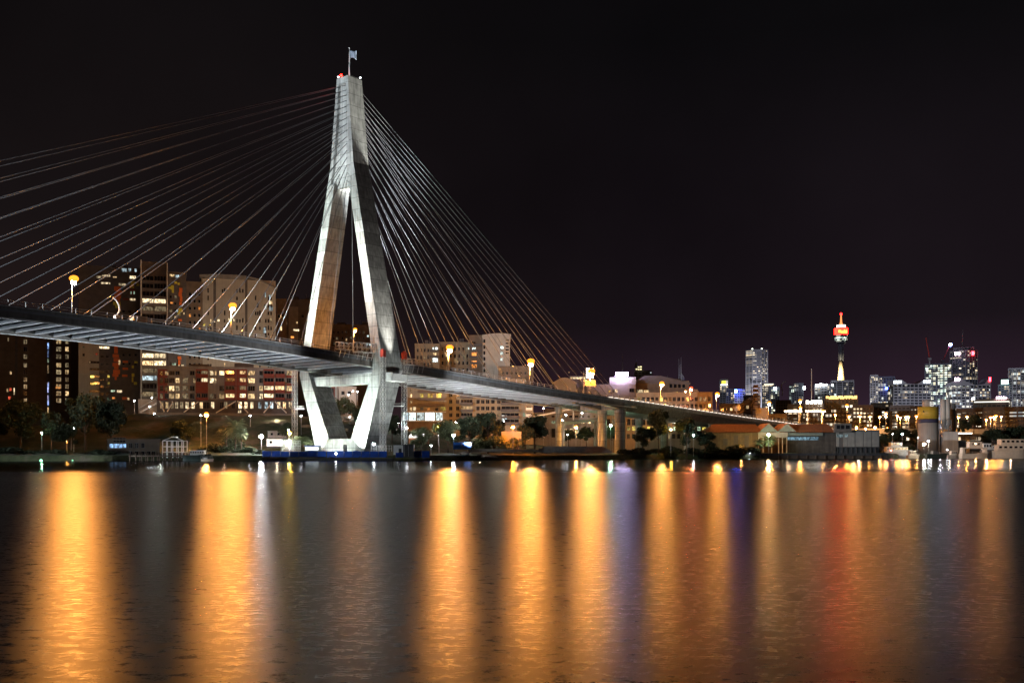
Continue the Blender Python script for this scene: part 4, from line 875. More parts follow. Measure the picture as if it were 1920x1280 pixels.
# mid-distance town that fills the foot of the skyline
r = random.Random(77)
MID = [(1478,1532,760,900,'a long low block with scattered lamps left of the brilliant white storey'),(1600,1636,762,860,'a brownish block right of the golden roof'),(1634,1672,757,1100,'a dim stepped block under the dark slab tower'),(1670,1712,762,960,'a dim block below the wavy offices'),
       (1708,1742,764,920,'a block with yellow rooms just left of the silos'),(1795,1850,768,880,'a long beige block right of the silos'),(1848,1935,766,840,'a wide beige block at the right edge'),(1455,1482,752,1200,'a grey block beside the curved mast'),(1395,1425,742,1500,'a dark block at the foot of the banded tower')]
for a, b_, y, Y, l in MID: tower(l[2:] if l.startswith('a ') else l, a, b_, y, Y, r.choice((1,1,3)), r.choice(('brown','cityw','brown')), depth=20, piers=6, fh=3.4, name='office_building', ybase=825)
t = thing('light_sculpture', 'pale curled plume shape above the roofs right of the banded tower', 'sculpture', P(1466,742,1300)); mb = MB(); pr = [(0,0),(1,4),(0,8),(-1,12),(1,16),(5,18)]
for p, q in zip(pr, pr[1:]): mb.tube((p[0],0,p[1]),(q[0],0,q[1]),.6,n=6)
mb.build('curl', M['white'], t)

# ------------------------------------------------------------------ elevated road with sodium lamps at the right
def road_y(p): return interp(p, [(1480,690),(1700,700),(1950,730)])
mb = MB(); rings = []
for p in range(1470, 1960, 20):
    Y = road_y(p); c = P(p, 806, Y); z = 17.6; rings.append([(c.x,Y-9,z),(c.x,Y-9,z-2.2),(c.x,Y+9,z-2.2),(c.x,Y+9,z)])
mb.loft(rings); via = mb.build('elevated_road', M['pale'])
tag(via, 'pale elevated road lit orange, crossing behind the sheds and silos', 'elevated road')
mb = MB(); mb.loft([[(a[0][0],a[0][1],18.7),(a[0][0],a[0][1],17.61),(a[0][0],a[0][1]+.4,17.61),(a[0][0],a[0][1]+.4,18.7)] for a in rings]); mb.build('parapet', M['pale'], via)
for p in range(1500, 1950, 45):
    Y = road_y(p); x = (p-CX)/F*Y; mb = MB(); mb.tube((x,Y,1),(x,Y,15.4),1.3,n=12); mb.build('pier', M['pale'], via, True)
for l, a, b_ in (('long white lamp strip under the elevated road left of the silos',1706,1723),('long white lamp strip under the elevated road right of the silos',1794,1822)):
    c = P((a+b_)/2,812,680); t = thing('strip_light', l, 'strip light', c, 0, 'strip lights under the elevated road'); wd = (b_-a)/F*680; mb = MB(); mb.box(-wd/2,wd/2,-.3,.3,-.25,.25); mb.build('tube', glow('strip_lamp', (1,.8,.6), 14), t); mb = MB(); mb.box(-wd/2-.2,wd/2+.2,-.4,.4,.26,.5); mb.build('housing', M['steel'], t)
ORD = ['first','second','third','fourth','fifth','sixth','seventh','eighth','ninth','tenth','eleventh','twelfth','thirteenth','fourteenth','fifteenth','sixteenth','seventeenth','eighteenth','nineteenth','twentieth','twenty-first','twenty-second']
LP = [(1500,753),(1501,765.5),(1543,771),(1566,778),(1588,761.5),(1592,780.5),(1612,780.5),(1631,781),(1649.5,781.5),(1661,775.5),(1661,781),(1682,779.5),(1688,783),(1698.5,781.5),(1703.5,781.5),(1718,780.5)]
LP2 = [(1797,782),(1813,781.5),(1849,787),(1857.5,782.5),(1863.5,782),(1867,780),(1877,781.5)]
base = None
for grp, lst, where in ((0, LP, 'left of the silos'), (1, LP2, 'right of the silos')):
    for i, (x, y) in enumerate(lst):
        Y = road_y(x)+((i*37) % 11-5); z = CZ+(HY-y)/F*Y; zb = 17.62; lab = f'orange street lamp {where}, {ORD[i]} from the left over the elevated road'
        loc = (P(x,y,Y).x, Y, zb)
        if base is None: base = make_street_lamp(z-zb, .5, glow('sodium_far', SOD, 1500), lab, 'street lamps over the elevated road', loc, 0.0, 0, None, 2.3); bh = z-zb
        else: dup(base, loc, lab, None, (1,1,(z-zb)/bh))
for i, (x, y) in enumerate(((1459,770),(1474,770),(1482,770),(1490,770),(1499,770),(1513,770),(1521,770),(1529,770),(1537,770),(1547,770))):
    pass
for l, a, b_, n in (('row of white lamps on the left half of the low canopy before the golden roof',1470,1504,9),('row of white lamps on the right half of the low canopy before the golden roof',1510,1548,10)):
    c = P((a+b_)/2, 771, 720); wd = (b_-a)/F*720; t = thing('lit_canopy', l, 'canopy', c, 0, 'lit canopies before the golden roof')
    mb = MB(); mb.box(-wd/2,wd/2,0,3,.5,.9)
    for q in (-.35,.35): mb.tube((wd*q,1.5,-10),(wd*q,1.5,.5),.2)
    mb.build('roof', M['white'], t); mb = MB()
    for j in range(n): mb.ball((-wd/2+wd*(j+.5)/n, -.2, 0), .45, 8, 5)
    mb.build('lamp_row', glow('canopy_lamps', (1,.80,.62), 22), t)
make_street_lamp(11, .6, sod_r, 'reddish lamp on a tall curved pole behind the ramp', 'lone lamps behind the ramp', P(1294,769,560), .5, 0, glow('red_halo', (1,.10,.04), 2.4, False))  # red glow shell imitates the halo of the reddish lamp
make_street_lamp(9, .35, sod_s, 'small orange lamp left of the reddish lamp behind the ramp', 'lone lamps behind the ramp', P(1287,764,600), -.5)
# amber message sign
t = thing('message_sign', 'amber message sign under a brilliant white panel beside the bridge deck', 'sign', P(1107,722,470))
mb = MB(); mb.box(-2.5,2.5,0,.3,-.4,2.4); mb.tube((-3,.2,-4),(-3,.2,6.4),.14); mb.build('frame', M['darksteel'], t)
mb = MB(); r = random.Random(2)
for j in range(2):
    x = -2.1
    while x < 1.9: w_ = r.uniform(.22,.5); mb.box(x,x+w_,-.06,0,-.05+j*1.15,.75+j*1.15); x += w_+.16
mb.build('lettering', gO, t)
mb = MB(); mb.box(-1.7,1.3,-.05,.25,3.2,7.4); mb.build('light_panel', glow('panel_white', (1,.80,.60), 30), t)

# ------------------------------------------------------------------ silos and sheds at the right
def cyl_thing(name, label, cat, px0, px1, pytop, Y, segs, pybase=852, n=32, group=None):
    wd = (px1-px0)/F*Y/2; c = P((px0+px1)/2, pybase, Y); t = thing(name, label, cat, (c.x, Y+wd, c.z), 0, group)
    for nm, y0, y1, mat, dr in segs:
        mb = MB(); z0, z1 = (pybase-y0)/F*Y, (pybase-y1)/F*Y; mb.lathe([(wd+dr,z0),(wd+dr,z1)], n); mb.build(nm, mat, t, True)
    return t, wd
t, wd = cyl_thing('silo', 'fat concrete silo with broad yellow and dark bands', 'silo', 1729, 1766, 762, 560, [('wall',852,792.2,M['siloc'],0),('dark_band',792,785,M['navy'],.05),('yellow_band',784.8,762,M['yellowb'],.05)])
z = (852-762)/F*560
mb = MB(); mb.lathe([(wd*.52,z+.02),(wd*.52,z+3.3),(wd*.3,z+3.9)],20,(-.2,0)); mb.build('head_house', M['siloc'], t, True)
mb = MB(); x, y = .9, -wd*.52-.12
mb.box(x-1,x-.75,y-.15,y,z+.5,z+2.7); mb.box(x+.75,x+1,y-.15,y,z+.7,z+2.5); mb.box(x-.745,x+.745,y-.15,y,z+2.45,z+2.7); mb.box(x-.745,x+.745,y-.15,y,z+.3,z+.55); mb.box(x-.3,x+.3,y-.15,y,z+1.0,z+2.0)
mb.build('emblem', glow('emblem_lit', (1,.97,.9), 1.0, False), t)
mb = MB(); mb.box(-4.4,-4.0,-wd*.86,-wd*.80,z-2.9,z-2.0); mb.build('vent', M['darksteel'], t)
t, wd = cyl_thing('silo', 'slim white twin silo on an open steel frame', 'silo', 1765.5, 1775, 748, 552, [('wall',787,748,M['silow'],0)])
a = bpy.data.meshes['wall']
mb = MB(); z0, z1 = 65/F*552, 104/F*552; mb.lathe([(wd,z0),(wd,z1)], 24, (wd*1.75,0)); mb.build('wall', M['silow'], t, True)
mb = MB(); zt_ = 65/F*552
for x in (-wd,-wd+3.6,wd*2.6):
    for y in (-1.8,1.8): mb.bar((x,y,0),(x,y,zt_),.35)
for k in range(6): q = 1+k*3.1; mb.bar((-wd,-1.8,q),(wd*2.6,-1.8,q),.25); mb.bar((-wd,-1.8,q),(wd*2.6,-1.8,q+3.0),.18)
mb.lathe([(.5,zt_-5),(2.2,zt_)],16,(0,0)); mb.lathe([(.5,zt_-5),(2.2,zt_)],16,(wd*1.75,0)); mb.build('frame', M['steel'], t)
cyl_thing('silo', 'greenish grey silo half hidden behind the slim white silos', 'silo', 1782, 1794, 756, 575, [('wall',852,756,M['grey'],0)])
B = Bld('site_building', 'small square concrete hut in front of the greenish silo', 1768, 1797, 811, 548, 8, M['siloc'], pybase=846, plant=False)
M['dark_boards'] = surf('dark_boards', (.07,.06,.055), .8, .35, .6, .02, streak=.35)
# orange-roofed shed
Y = 478; t = thing('boat_shed', 'boat shed with terracotta hipped roof and twin grey front gables', 'shed', P(1398,853,Y)); k = Y/F; X_ = lambda p: (p-1398)*k; Z_ = lambda y: (853-y)*k
mb = MB(); mb.box(X_(1326),X_(1423),0,16,0,Z_(811)); mb.box(X_(1423),X_(1474),0,16,Z_(833),Z_(811)); mb.build('wall', M['ochre'], t)
mb = MB(); mb.add([(X_(1319),-1,Z_(810)),(X_(1430),-1,Z_(810)),(X_(1424),8,Z_(794)),(X_(1343),8,Z_(794)),(X_(1319),17,Z_(810)),(X_(1430),17,Z_(810))],[(0,1,2,3),(3,2,5,4),(0,3,4),(1,5,2),(0,4,5,1)]); mb.build('roof', M['roofo'], t)
mb = MB()
for a, b_ in ((1423,1457),(1457,1492)): mb.prism([(X_(a),Z_(809)),((X_(a)+X_(b_))/2,Z_(793.5)),(X_(b_),Z_(809))],-1.2,-.9,0)
mb.build('gable', M['roofg'], t)
mb = MB()
for a, b_ in ((1423,1457),(1457,1492)): mb.prism([(X_(a),Z_(808.5)),((X_(a)+X_(b_))/2,Z_(793)),(X_(b_),Z_(808.5)),((X_(a)+X_(b_))/2,Z_(794.2))],-1.21,15,0)
mb.build('gable_roof', M['roofo'], t)
mb = MB(); mb.box(X_(1421),X_(1475),-1.6,-.1,Z_(820),Z_(810.2)); mb.build('fascia', M['pale'], t)
mb = MB()
for p in (1422,1430,1446,1459,1466,1474): mb.bar((X_(p),-1,0),(X_(p),-1,Z_(820)),.35)
mb.build('veranda_post', M['white'], t); mb = MB(); mb.box(X_(1423),X_(1474),7,7.3,0,Z_(833)); mb.build('back_wall', M['ochre'], t)
for a, b_, y0, y1 in ((1376,1384,816,832),(1356,1364,822,834),(1396,1404,816,840)): mb = MB(); mb.box(X_(a),X_(b_),-.1,-.004,Z_(y1),Z_(y0)); mb.build('door', M['brown'], t)
t = thing('boat_shed', 'dark shed with orange flat roof and a long bluish window band', 'shed', P(1519,856,Y)); X_ = lambda p: (p-1519)*k; Z_ = lambda y: (856-y)*k
mb = MB(); mb.box(X_(1474.5),X_(1567),0,16,0,Z_(811)); mb.build('wall', M['dark_boards'], t)
mb = MB(); mb.add([(X_(1478),-1.2,Z_(810)),(X_(1566),-1.2,Z_(810)),(X_(1562),9,Z_(793)),(X_(1470),9,Z_(795)),(X_(1478),17,Z_(810)),(X_(1566),17,Z_(810))],[(0,1,2,3),(3,2,5,4),(0,3,4),(1,5,2),(0,4,5,1)]); mb.build('roof', M['roofo'], t)
mb = MB(); mb.box(X_(1476),X_(1542),-.9,-.1,Z_(816.5),Z_(811.2))
for j in range(34): x = X_(1476)+j*.46; mb.box(x,x+.2,-.98,-.902,Z_(816.5),Z_(811.4))
mb.build('louvre', M['roofg'], t)
mb = MB(); mb.box(X_(1474.6),X_(1535),-.12,-.004,Z_(824.5),Z_(819)); mb.build('window', R['c'] if False else room('bluish_band', (.35,.62,.8), .45), t)
Bs = thing('wharf_shed', 'wharf shed with six tall pale panels above a dark base', 'shed', P(1608,856,Y)); X_ = lambda p: (p-1608)*k
mb = MB(); mb.box(X_(1567.5),X_(1649),0,14,Z_(838),Z_(806)); mb.build('wall', M['dgrey'], Bs)
mb = MB(); mb.box(X_(1567.5),X_(1649),1,14,0,Z_(838)-.01)
for p in range(1570,1650,9): mb.box(X_(p),X_(p)+.4,.3,.99,0,Z_(838)-.01)
mb.build('base', M['darksteel'], Bs)
for a, b_ in ((1568,1573),(1581,1588),(1588.6,1602.5),(1604,1618),(1619.5,1633.5),(1635,1647.5)): mb = MB(); mb.box(X_(a),X_(b_),-.15,-.004,Z_(837),Z_(808.5)); mb.build('panel', M['grey'], Bs)
mb = MB(); mb.box(X_(1562),X_(1594),-2.2,-.16,Z_(810),Z_(794)); mb.build('control_room', M['dgrey'], Bs)
for q in ((1566,1572,797,804),(1574,1580,797,804),(1583,1590,797,804),(1568,1573,814,819.5),(1574,1580,814,819.5),(1583,1589,814,819)):
    mb = MB(); o_ = 2.3 if q[2] < 805 else .3; mb.box(X_(q[0]),X_(q[1]),-o_,-o_+.1,Z_(q[3]),Z_(q[2])); mb.build('window', M['glass'] if q[2] < 805 else room('pale_pane', (.6,.8,.85), .3), Bs)
# ------------------------------------------------------------------ trees
def crown_mesh(seed, mat, n=5600, leaf=.036, lobes=17):
    """a crown one unit high and wide: leaf sprays in uneven clumps on limbs"""
    r = random.Random(seed); mb = MB(); L_ = []
    for k in range(lobes):
        a = r.uniform(0, 2*PI); q = r.uniform(.12,.36); z = r.uniform(.34,.86); L_.append((Vector((q*math.cos(a)*(1.15-z*.5), q*math.sin(a)*(1.15-z*.5), z)), r.uniform(.06,.155)))
    L_.append((Vector((0,0,.82)), .15))
    for i in range(n):
        c, R_ = r.choice(L_); d = Vector((r.gauss(0,1), r.gauss(0,1), r.gauss(0,.8))).normalized(); p = c+d*R_*(r.random()**.45)*r.choice((1,1,1,1.25))
        a = Vector((r.gauss(0,1),r.gauss(0,1),r.gauss(0,1))).normalized()*leaf*r.uniform(.5,1.1); b_ = a.cross(Vector((r.gauss(0,1),r.gauss(0,1),r.gauss(0,1)))).normalized()*leaf*r.uniform(.3,.6)
        mb.add([p-a,p+b_,p+a,p-b_],[(0,1,2,3)])
    return mb.mesh('crown', mat), L_
def trunk_mesh(seed, L_):
    r = random.Random(seed); mb = MB(); mb.tube((0,0,-.12),(.01,0,.3),.026,.017,7)
    for c, R_ in L_[:7]: mid = Vector((c.x*.4,c.y*.4,.3+(c.z-.3)*.5)); mb.tube((.01,0,.28),mid,.013,.009,6); mb.tube(mid,c,.009,.004,5)
    return mb.mesh('trunk', M['bark'], True)
TV = []
for sd, mt in ((1,'leafd'),(2,'leaf'),(3,'leafd'),(4,'leaf'),(5,'leafl'),(6,'leafd')):
    c, L_ = crown_mesh(sd, M[mt]); TV.append((c, trunk_mesh(sd, L_)))
BV = []
for sd, mt in ((11,'leafd'),(12,'leaf'),(13,'leafl')):       # low shrubs: foliage to the ground
    r = random.Random(sd); mb = MB(); Ls = [(Vector((r.uniform(-.4,.4),r.uniform(-.4,.4),r.uniform(.1,.6))), r.uniform(.15,.3)) for _ in range(8)]
    for i in range(2600):
        c, R_ = r.choice(Ls); d = Vector((r.gauss(0,1),r.gauss(0,1),r.gauss(0,1))).normalized(); p = c+d*R_*(r.random()**.4); p.z = abs(p.z)
        a = Vector((r.gauss(0,1),r.gauss(0,1),r.gauss(0,1))).normalized()*.06*r.uniform(.5,1.1); b_ = a.cross(Vector((r.gauss(0,1),r.gauss(0,1),r.gauss(0,1)))).normalized()*.03
        mb.add([p-a,p+b_,p+a,p-b_],[(0,1,2,3)])
    st = MB(); [st.tube((0,0,-.15),(c.x*.8,c.y*.8,c.z),.03,.012,5) for c, _ in Ls[:5]]
    BV.append((mb.mesh('crown', M[mt]), st.mesh('trunk', M['bark'])))
def tree(px, pytop, pybase, wpx, Y, v, label, bush=False, group='trees along the shore'):
    b_ = P(px, pybase, Y); h = (pybase-pytop)/F*Y; wd = wpx/F*Y
    t = thing('shrub' if bush else 'tree', label, 'shrub' if bush else 'tree', b_, (px*1.7) % 6.28, group)
    t.scale = (wd*1.05, wd*1.05, h*(1.0 if bush else 1.03)); c, k = (BV if bush else TV)[v]
    link('crown', c, t); link('trunk', k, t); return t
for a in [
 (-12,758,838,90,352,0,'dark tree cut by the left edge of the photo'),
 (38,748,842,100,345,2,'broad dark tree second from the left shore edge'),
 (96,770,846,62,338,0,'smaller dark tree in the dip between two broad dark trees at left'),
 (160,736,845,100,345,0,'tallest dark tree on the left, before the patterned tower'),
 (208,748,848,76,335,5,'dark tree right of the tallest dark tree, above the brick boathouse'),
 (122,792,850,60,322,1,'low tree lit green by a small lamp at far left'),
 (342,786,842,62,362,0,'dark tree left of the orange lamp on the lower slope'),
 (372,790,838,44,372,3,'tree catching orange light under the slope lamp'),
 (540,790,836,46,372,1,'tree behind the site cabins left of the pylon'),
 (645,742,800,56,425,1,'tree lit by small lamps inside the pylon V'),
 (672,760,815,40,410,0,'dark tree at the right inside the pylon V'),
 (735,775,830,44,400,0,'dark tree behind the right leg of the pylon'),
 (790,800,848,50,352,4,'grey green tree beside the white tent'),
 (840,788,842,58,372,4,'pale grey tree behind the white floodlight right of the pylon'),
 (822,790,830,34,385,1,'small tree glowing yellow around a lamp right of the tent'),
 (880,778,842,66,395,0,'dark round tree before the beige apartments, left of its taller neighbour'),
 (915,772,842,62,402,2,'tallest dark tree before the beige apartments'),
 (936,786,842,40,420,0,'dark tree just left of the orange-lit wall'),
 (1003,776,842,70,425,5,'dark tree right of the orange-lit wall'),
 (985,796,838,46,412,3,'tree glowing orange beside the lamp and lit wall'),
 (1100,798,838,50,500,1,'tree standing behind the bridge piers'),
 (1145,795,838,36,490,1,'tree lit green by a lamp between the round piers'),
 (1066,804,836,36,510,3,'small tree behind the slim orange-lit pier'),
 (1235,766,848,58,442,0,'tall dark gum tree before the cream offices'),
 (1288,783,850,58,446,2,'round dark tree right of the tall gum tree'),
 (1322,808,852,56,450,0,'low dark tree at the end of the orange-roofed shed'),
 (1205,800,848,46,440,2,'dark bushy tree left of the tall gum tree'),
 (1680,800,845,64,585,0,'dark tree behind the moored ferry, right of the wharf shed'),
 (1716,804,845,50,590,2,'dark tree just left of the fat silo'),
 (1655,812,848,34,560,0,'small dark tree at the right end of the wharf shed'),
 (1826,776,812,44,660,1,'tree between the right lamps over the elevated road'),
 (1808,785,820,30,640,0,'narrow tree just right of the silos'),
 (1862,802,846,66,570,0,'wide dark tree behind the moored houseboats'),
 (1905,798,846,66,575,2,'dark tree behind the large cruiser at the right edge')]: tree(*a)
for a in [
 (20,832,856,110,312,0,'low dark hedge at the far left waterline'),(105,838,857,90,312,0,'low dark scrub below the green-lit tree'),
 (180,838,857,80,312,0,'low scrub left of the brick boathouse'),
 (398,826,850,60,350,0,'dark scrub behind the moored barge boat'),(470,832,855,64,345,0,'dark scrub left of the blue hoarding'),
 (430,810,842,50,356,1,'scrub under the floodlit palms'),
 (570,812,834,34,350,2,'bush lit bright yellow beside the left leg of the pylon'),
 (745,806,828,40,420,1,'bush lit orange right of the pylon foot'),
 (925,808,842,52,404,2,'reedy bush lit orange left of the lit wall'),(897,818,842,34,404,1,'low bush lit dim orange beside the path'),
 (968,812,842,30,408,2,'bright orange bush at the foot of the lit wall'),
 (1380,826,856,64,458,0,'dark bush before the orange-roofed shed'),(1335,830,857,66,455,0,'dark scrub at the waterline below the shed'),
 (1260,830,857,70,450,0,'dark scrub at the waterline below the gum tree'),(1195,834,857,60,440,0,'dark scrub right of the pier lawn'),
 (1410,832,856,30,462,0,'small dark bush left of the palms'),
 (1700,828,850,60,556,1,'lit scrub beside the quay floodlight'),(1648,838,857,30,490,0,'dark bush below the end of the wharf shed'),
 (620,800,824,34,420,1,'low bush on the slope inside the pylon V'),(560,782,800,30,420,1,'green bush on the slope left of the pylon leg')]: tree(*a, True, 'shrubs along the shore')
def palm(px, pytop, pybase, Y, label, spread=1.0, seed=1, mat='leafl'):
    b_ = P(px, pybase, Y); h = (pybase-pytop)/F*Y; t = thing('palm_tree', label, 'palm tree', b_, 0, 'palm trees'); mb = MB(); hc = h*.66
    mb.tube((0,0,-1),(.15,0,hc*.5),.28,.22); mb.tube((.15,0,hc*.5),(.1,0,hc),.22,.2); mb.build('trunk', M['bark'], t, True)
    r = random.Random(seed); mb = MB()
    for k in range(40):
        a = k*2.399; e = r.uniform(-.5,1.25); ln = h*.40*spread*r.uniform(.8,1.1); p = Vector((.1,0,hc)); d = Vector((math.cos(a)*math.cos(e), math.sin(a)*math.cos(e), math.sin(e)))
        side = Vector((-math.sin(a), math.cos(a), 0))
        for j in range(9):
            q = p+d*ln/9; d = (d+Vector((0,0,-.17))).normalized(); w_ = .10*h*spread*math.sin(PI*(j+1.2)/10.5)
            for sg in (-1, 1):
                for m_ in (0,.5):
                    b0 = p.lerp(q, m_); tip = b0+side*sg*w_+d*w_*.7+Vector((0,0,-w_*.35)); mb.add([b0, b0+d*.16, tip, b0-d*.02+Vector((0,0,-.03))], [(0,1,2,3)])
            mb.bar(p, q, .05); p = q
    mb.build('crown', M[mat], t); return t
palm(441,782,842,346,'tall palm lit bright white beside the white floodlight', 1.15, 1); palm(424,790,842,350,'palm behind and left of the bright lit palm', 1.0, 2, 'leaf')
palm(452,800,842,343,'shorter palm right of the bright lit palm', .9, 3)
palm(1441,812,852,468,'palm silhouetted under the green white lamp of the shed', 1.1, 4, 'leaf'); palm(1423,820,852,468,'shorter dark palm left of the shed lamp', 1.0, 5, 'leafd')
r = random.Random(31)
for i, (px, py, Y, s, l) in enumerate([(600,800,395,2.0,'pale boulder on the slope left inside the V'),(655,783,415,2.6,'flat pale boulder high on the slope inside the V'),(668,790,412,2.2,'second flat boulder on the slope inside the V'),(640,806,398,1.9,'boulder low on the slope inside the V'),(575,800,390,1.6,'boulder on the slope beside the left leg'),
     (912,857,352,1.4,'rock at the waterline right of the slipway'),(925,857.5,352,1.0,'small rock at the waterline right of the slipway'),(870,852,346,1.2,'rock beside the slipway ramp')]):
    t = thing('boulder', l, 'boulder', P(px,py,Y)); mb = MB(); vs = []
    for j in range(7):
        for k_ in range(10):
            ph, th = PI*j/6, 2*PI*k_/10; q = s*r.uniform(.8,1.15); vs.append((q*1.5*math.sin(ph)*math.cos(th), q*math.sin(ph)*math.sin(th), q*.55*math.cos(ph)))
    fs = [(j*10+k_, j*10+(k_+1) % 10, (j+1)*10+(k_+1) % 10, (j+1)*10+k_) for j in range(6) for k_ in range(10)]; mb.add(vs, fs); mb.build('stone', M['rock'], t)

# ------------------------------------------------------------------ hoist masts beside the pylon, scaffolds, site
def mast(label, px, Y, y0, y1, red=False):
    a = P(px, y0, Y); h = (y0-y1)/F*Y; t = thing('lattice_mast', label, 'hoist mast', a, BR, 'hoist masts at the pylon'); mb = MB(); q = .65
    for sx in (-q,q):
        for sy in (-q,q): mb.bar((sx,sy,0),(sx,sy,h),.12)
    n = int(h/1.5)
    for k in range(n):
        z = k*1.5
        for (xa,ya),(xb,yb) in (((-q,-q),(q,-q)),((q,-q),(q,q)),((q,q),(-q,q)),((-q,q),(-q,-q))): mb.bar((xa,ya,z),(xb,yb,z),.09); mb.bar((xa,ya,z),(xb,yb,z+1.5),.08)
    mb.build('frame', M['white'], t)
    if red: mb = MB(); mb.box(-.55,.55,-.7,.7,h-.2,h+2.0); mb.box(-.3,.3,-.4,.4,h+2.0,h+2.4); mb.build('hoist_head', M['red'], t)
    return t
m1 = BW(-8,-20.0,0); mast('white lattice hoist mast in front of the near pylon leg', 718, 337, 846, 668, True)
mast('white lattice hoist mast standing right of the near pylon leg', 758, 352, 843, 672, True)
mast('white lattice mast beside the far left pylon leg, ending under the deck', 552.5, 370, 828, 690)
for l, x0, x1, y, Y in (('white mast tie beam left of the far pylon leg',554,570,766,362),('white mast tie beam right of the near pylon leg',738,757,761,350)):
    a = P(x0,y,Y); t = thing('tie_beam', l, 'beam', a); mb = MB(); q = P(x1,y,Y)-a; mb.bar((0,0,0), q, .35); mb.bar((0,0,.8), q+Vector((0,0,.8)), .12); mb.build('beam', M['white'], t)
def cage(label, s, u, z, w_, d_, h, n=3):
    t = thing('scaffold_cage', label, 'scaffold', BW(s,u,z), BR, 'scaffold cages on the bridge'); mb = MB()
    for i in range(n+1):
        x = w_*i/n
        for y in (0,d_): mb.bar((x,y,0),(x,y,h),.1)
        mb.bar((x,0,h),(x,d_,h),.09)
    for y in (0,d_):
        for zz_ in (.1,h*.5,h): mb.bar((0,y,zz_),(w_,y,zz_),.1)
        for i in range(n): mb.bar((w_*i/n,y,.1),(w_*(i+1)/n,y,h),.07)
    mb.box(0,w_,0,d_,-.1,0); mb.build('frame', M['white'], t)
    mb = MB()
    for i in range(n): x = w_*(i+.5)/n; mb.bar((x,0,-.1),(x-1,-.2,-2.6),.16)
    mb.build('strut', M['white'], t); return t
cage('white scaffold cage on the deck edge against the near pylon leg', -12.5, -17.6, 34.3, 8, 1.8, 2.9, 4); cage('smaller white scaffold cage left of the near pylon leg', -19.5, -17.3, 34.6, 5.5, 1.6, 2.1, 3)
cage('white scaffold deck just right of the near pylon leg', 9.5, -17.6, 31.6, 9, 1.8, 2.0, 4)
t = thing('boom_lift', 'small floodlit machine with a curved raised arm on the deck at left', 'boom lift', BW(-90.5,-12,T(-90)-.95), BR)
mb = MB(); mb.box(-1.4,1.4,-.9,.9,.4,1.3); mb.box(-.8,.6,-.7,.7,1.3,2.3); [mb.tube((x,y-.15,.42),(x,y+.15,.42),.42,n=12) for x in (-1,1) for y in (-.8,.8)]; mb.build('body', M['white'], t)
mb = MB(); arc = [Vector((-.2,0,2.2)),Vector((.6,0,3.6)),Vector((.5,0,5.0)),Vector((-.3,0,6.2)),Vector((-1.2,0,6.9))]; [mb.tube(p,q,.2,.17,6) for p,q in zip(arc,arc[1:])]; mb.build('arm', M['white'], t)
t = thing('works_truck', 'pale works truck parked on the deck beside the small machine', 'truck', BW(-83,-11,T(-83)-.95), BR)
mb = MB(); mb.box(-2.8,1.2,-1.1,1.1,.9,3.0); mb.box(-2.8,2.9,-1.0,1.0,.6,.9); mb.build('body', M['pale'], t)
mb = MB(); mb.hexa([(1.3,-1.05,.91),(2.95,-1.05,.91),(2.95,1.05,.91),(1.3,1.05,.91),(1.3,-1.0,2.6),(2.4,-1.0,2.6),(2.4,1.0,2.6),(1.3,1.0,2.6)]); mb.build('cab', M['white'], t)
for x in (-1.9,2.0):
    for y in (-1.02,1.02): mb = MB(); mb.tube((x,y-.14,.45),(x,y+.14,.45),.45,n=14); mb.build('wheel', M['darksteel'], t)

# blue hoarding and site on the pylon pad
def hoarding(label, px0, px1, yt, yb, Y0, Y1, mat='bluep', cat='fence'):
    a, b_ = P(px0,yb,Y0), P(px1,yb,Y1); h = (yb-yt)/F*Y0; t = thing('site_hoarding', label, cat, a, 0, 'blue site hoardings'); d = b_-a; n = max(2,int(d.length/2.6)); mb = MB(); r = random.Random(int(px0))
    for k in range(n):
        p, q = d*(k/n), d*((k+.94)/n); z = h*r.uniform(.92,1.04); o = r.uniform(-.12,.12); mb.hexa([(p.x,p.y+o,0),(q.x,q.y+o,0),(q.x,q.y+o+.12,0),(p.x,p.y+o+.12,0),(p.x,p.y+o,z),(q.x,q.y+o,z),(q.x,q.y+o+.12,z),(p.x,p.y+o+.12,z)])
    mb.build('panel', M[mat], t); mb = MB()
    for k in range(n+1): p = d*(k/n); mb.bar((p.x,p.y+.25,-.3),(p.x,p.y+.25,h*.96),.12)
    mb.build('post', M['darksteel'], t); return t
hoarding('long blue site hoarding at the foot of the pylon, left half', 492, 612, 845.5, 856, 325, 328)
hoarding('long blue site hoarding at the foot of the pylon, right half', 613, 726, 845.5, 857, 328, 331)
hoarding('darker blue hoarding right of the black container', 776, 806, 845, 857, 331, 333)
hoarding('low blue hoarding in front of the green works cabin', 742, 757, 848, 857, 330, 331)
def simple(name, label, cat, px, py, Y, parts, rz=0, group=None):
    t = thing(name, label, cat, P(px,py,Y), rz, group)
    for nm, mat, boxes in parts:
        mb = MB(); [mb.box(*q) for q in boxes]; mb.build(nm, M[mat] if isinstance(mat, str) else mat, t)
    return t
simple('work_barge','low dark work barge moored along the pylon pad','barge',620,863.5,322,[('hull','darksteel',[(-20,19,-3,3,-.5,.75)]),('deck','brown',[(-19.6,18.6,-2.7,2.7,.752,.83)]),('bollard','darksteel',[(x,x+.3,-2.4,-2.1,.832,1.4) for x in (-18,-9,0,9,17)])])
simple('container','black shipping container at the pylon foot','container',764.5,857,330,[('body','darksteel',[(-1.4,1.9,-.2,2.2,0,3.9)]),('door_bar','steel',[(-1.1,-1.0,-.28,-.202,.3,3.6),(.2,.3,-.28,-.202,.3,3.6)])])
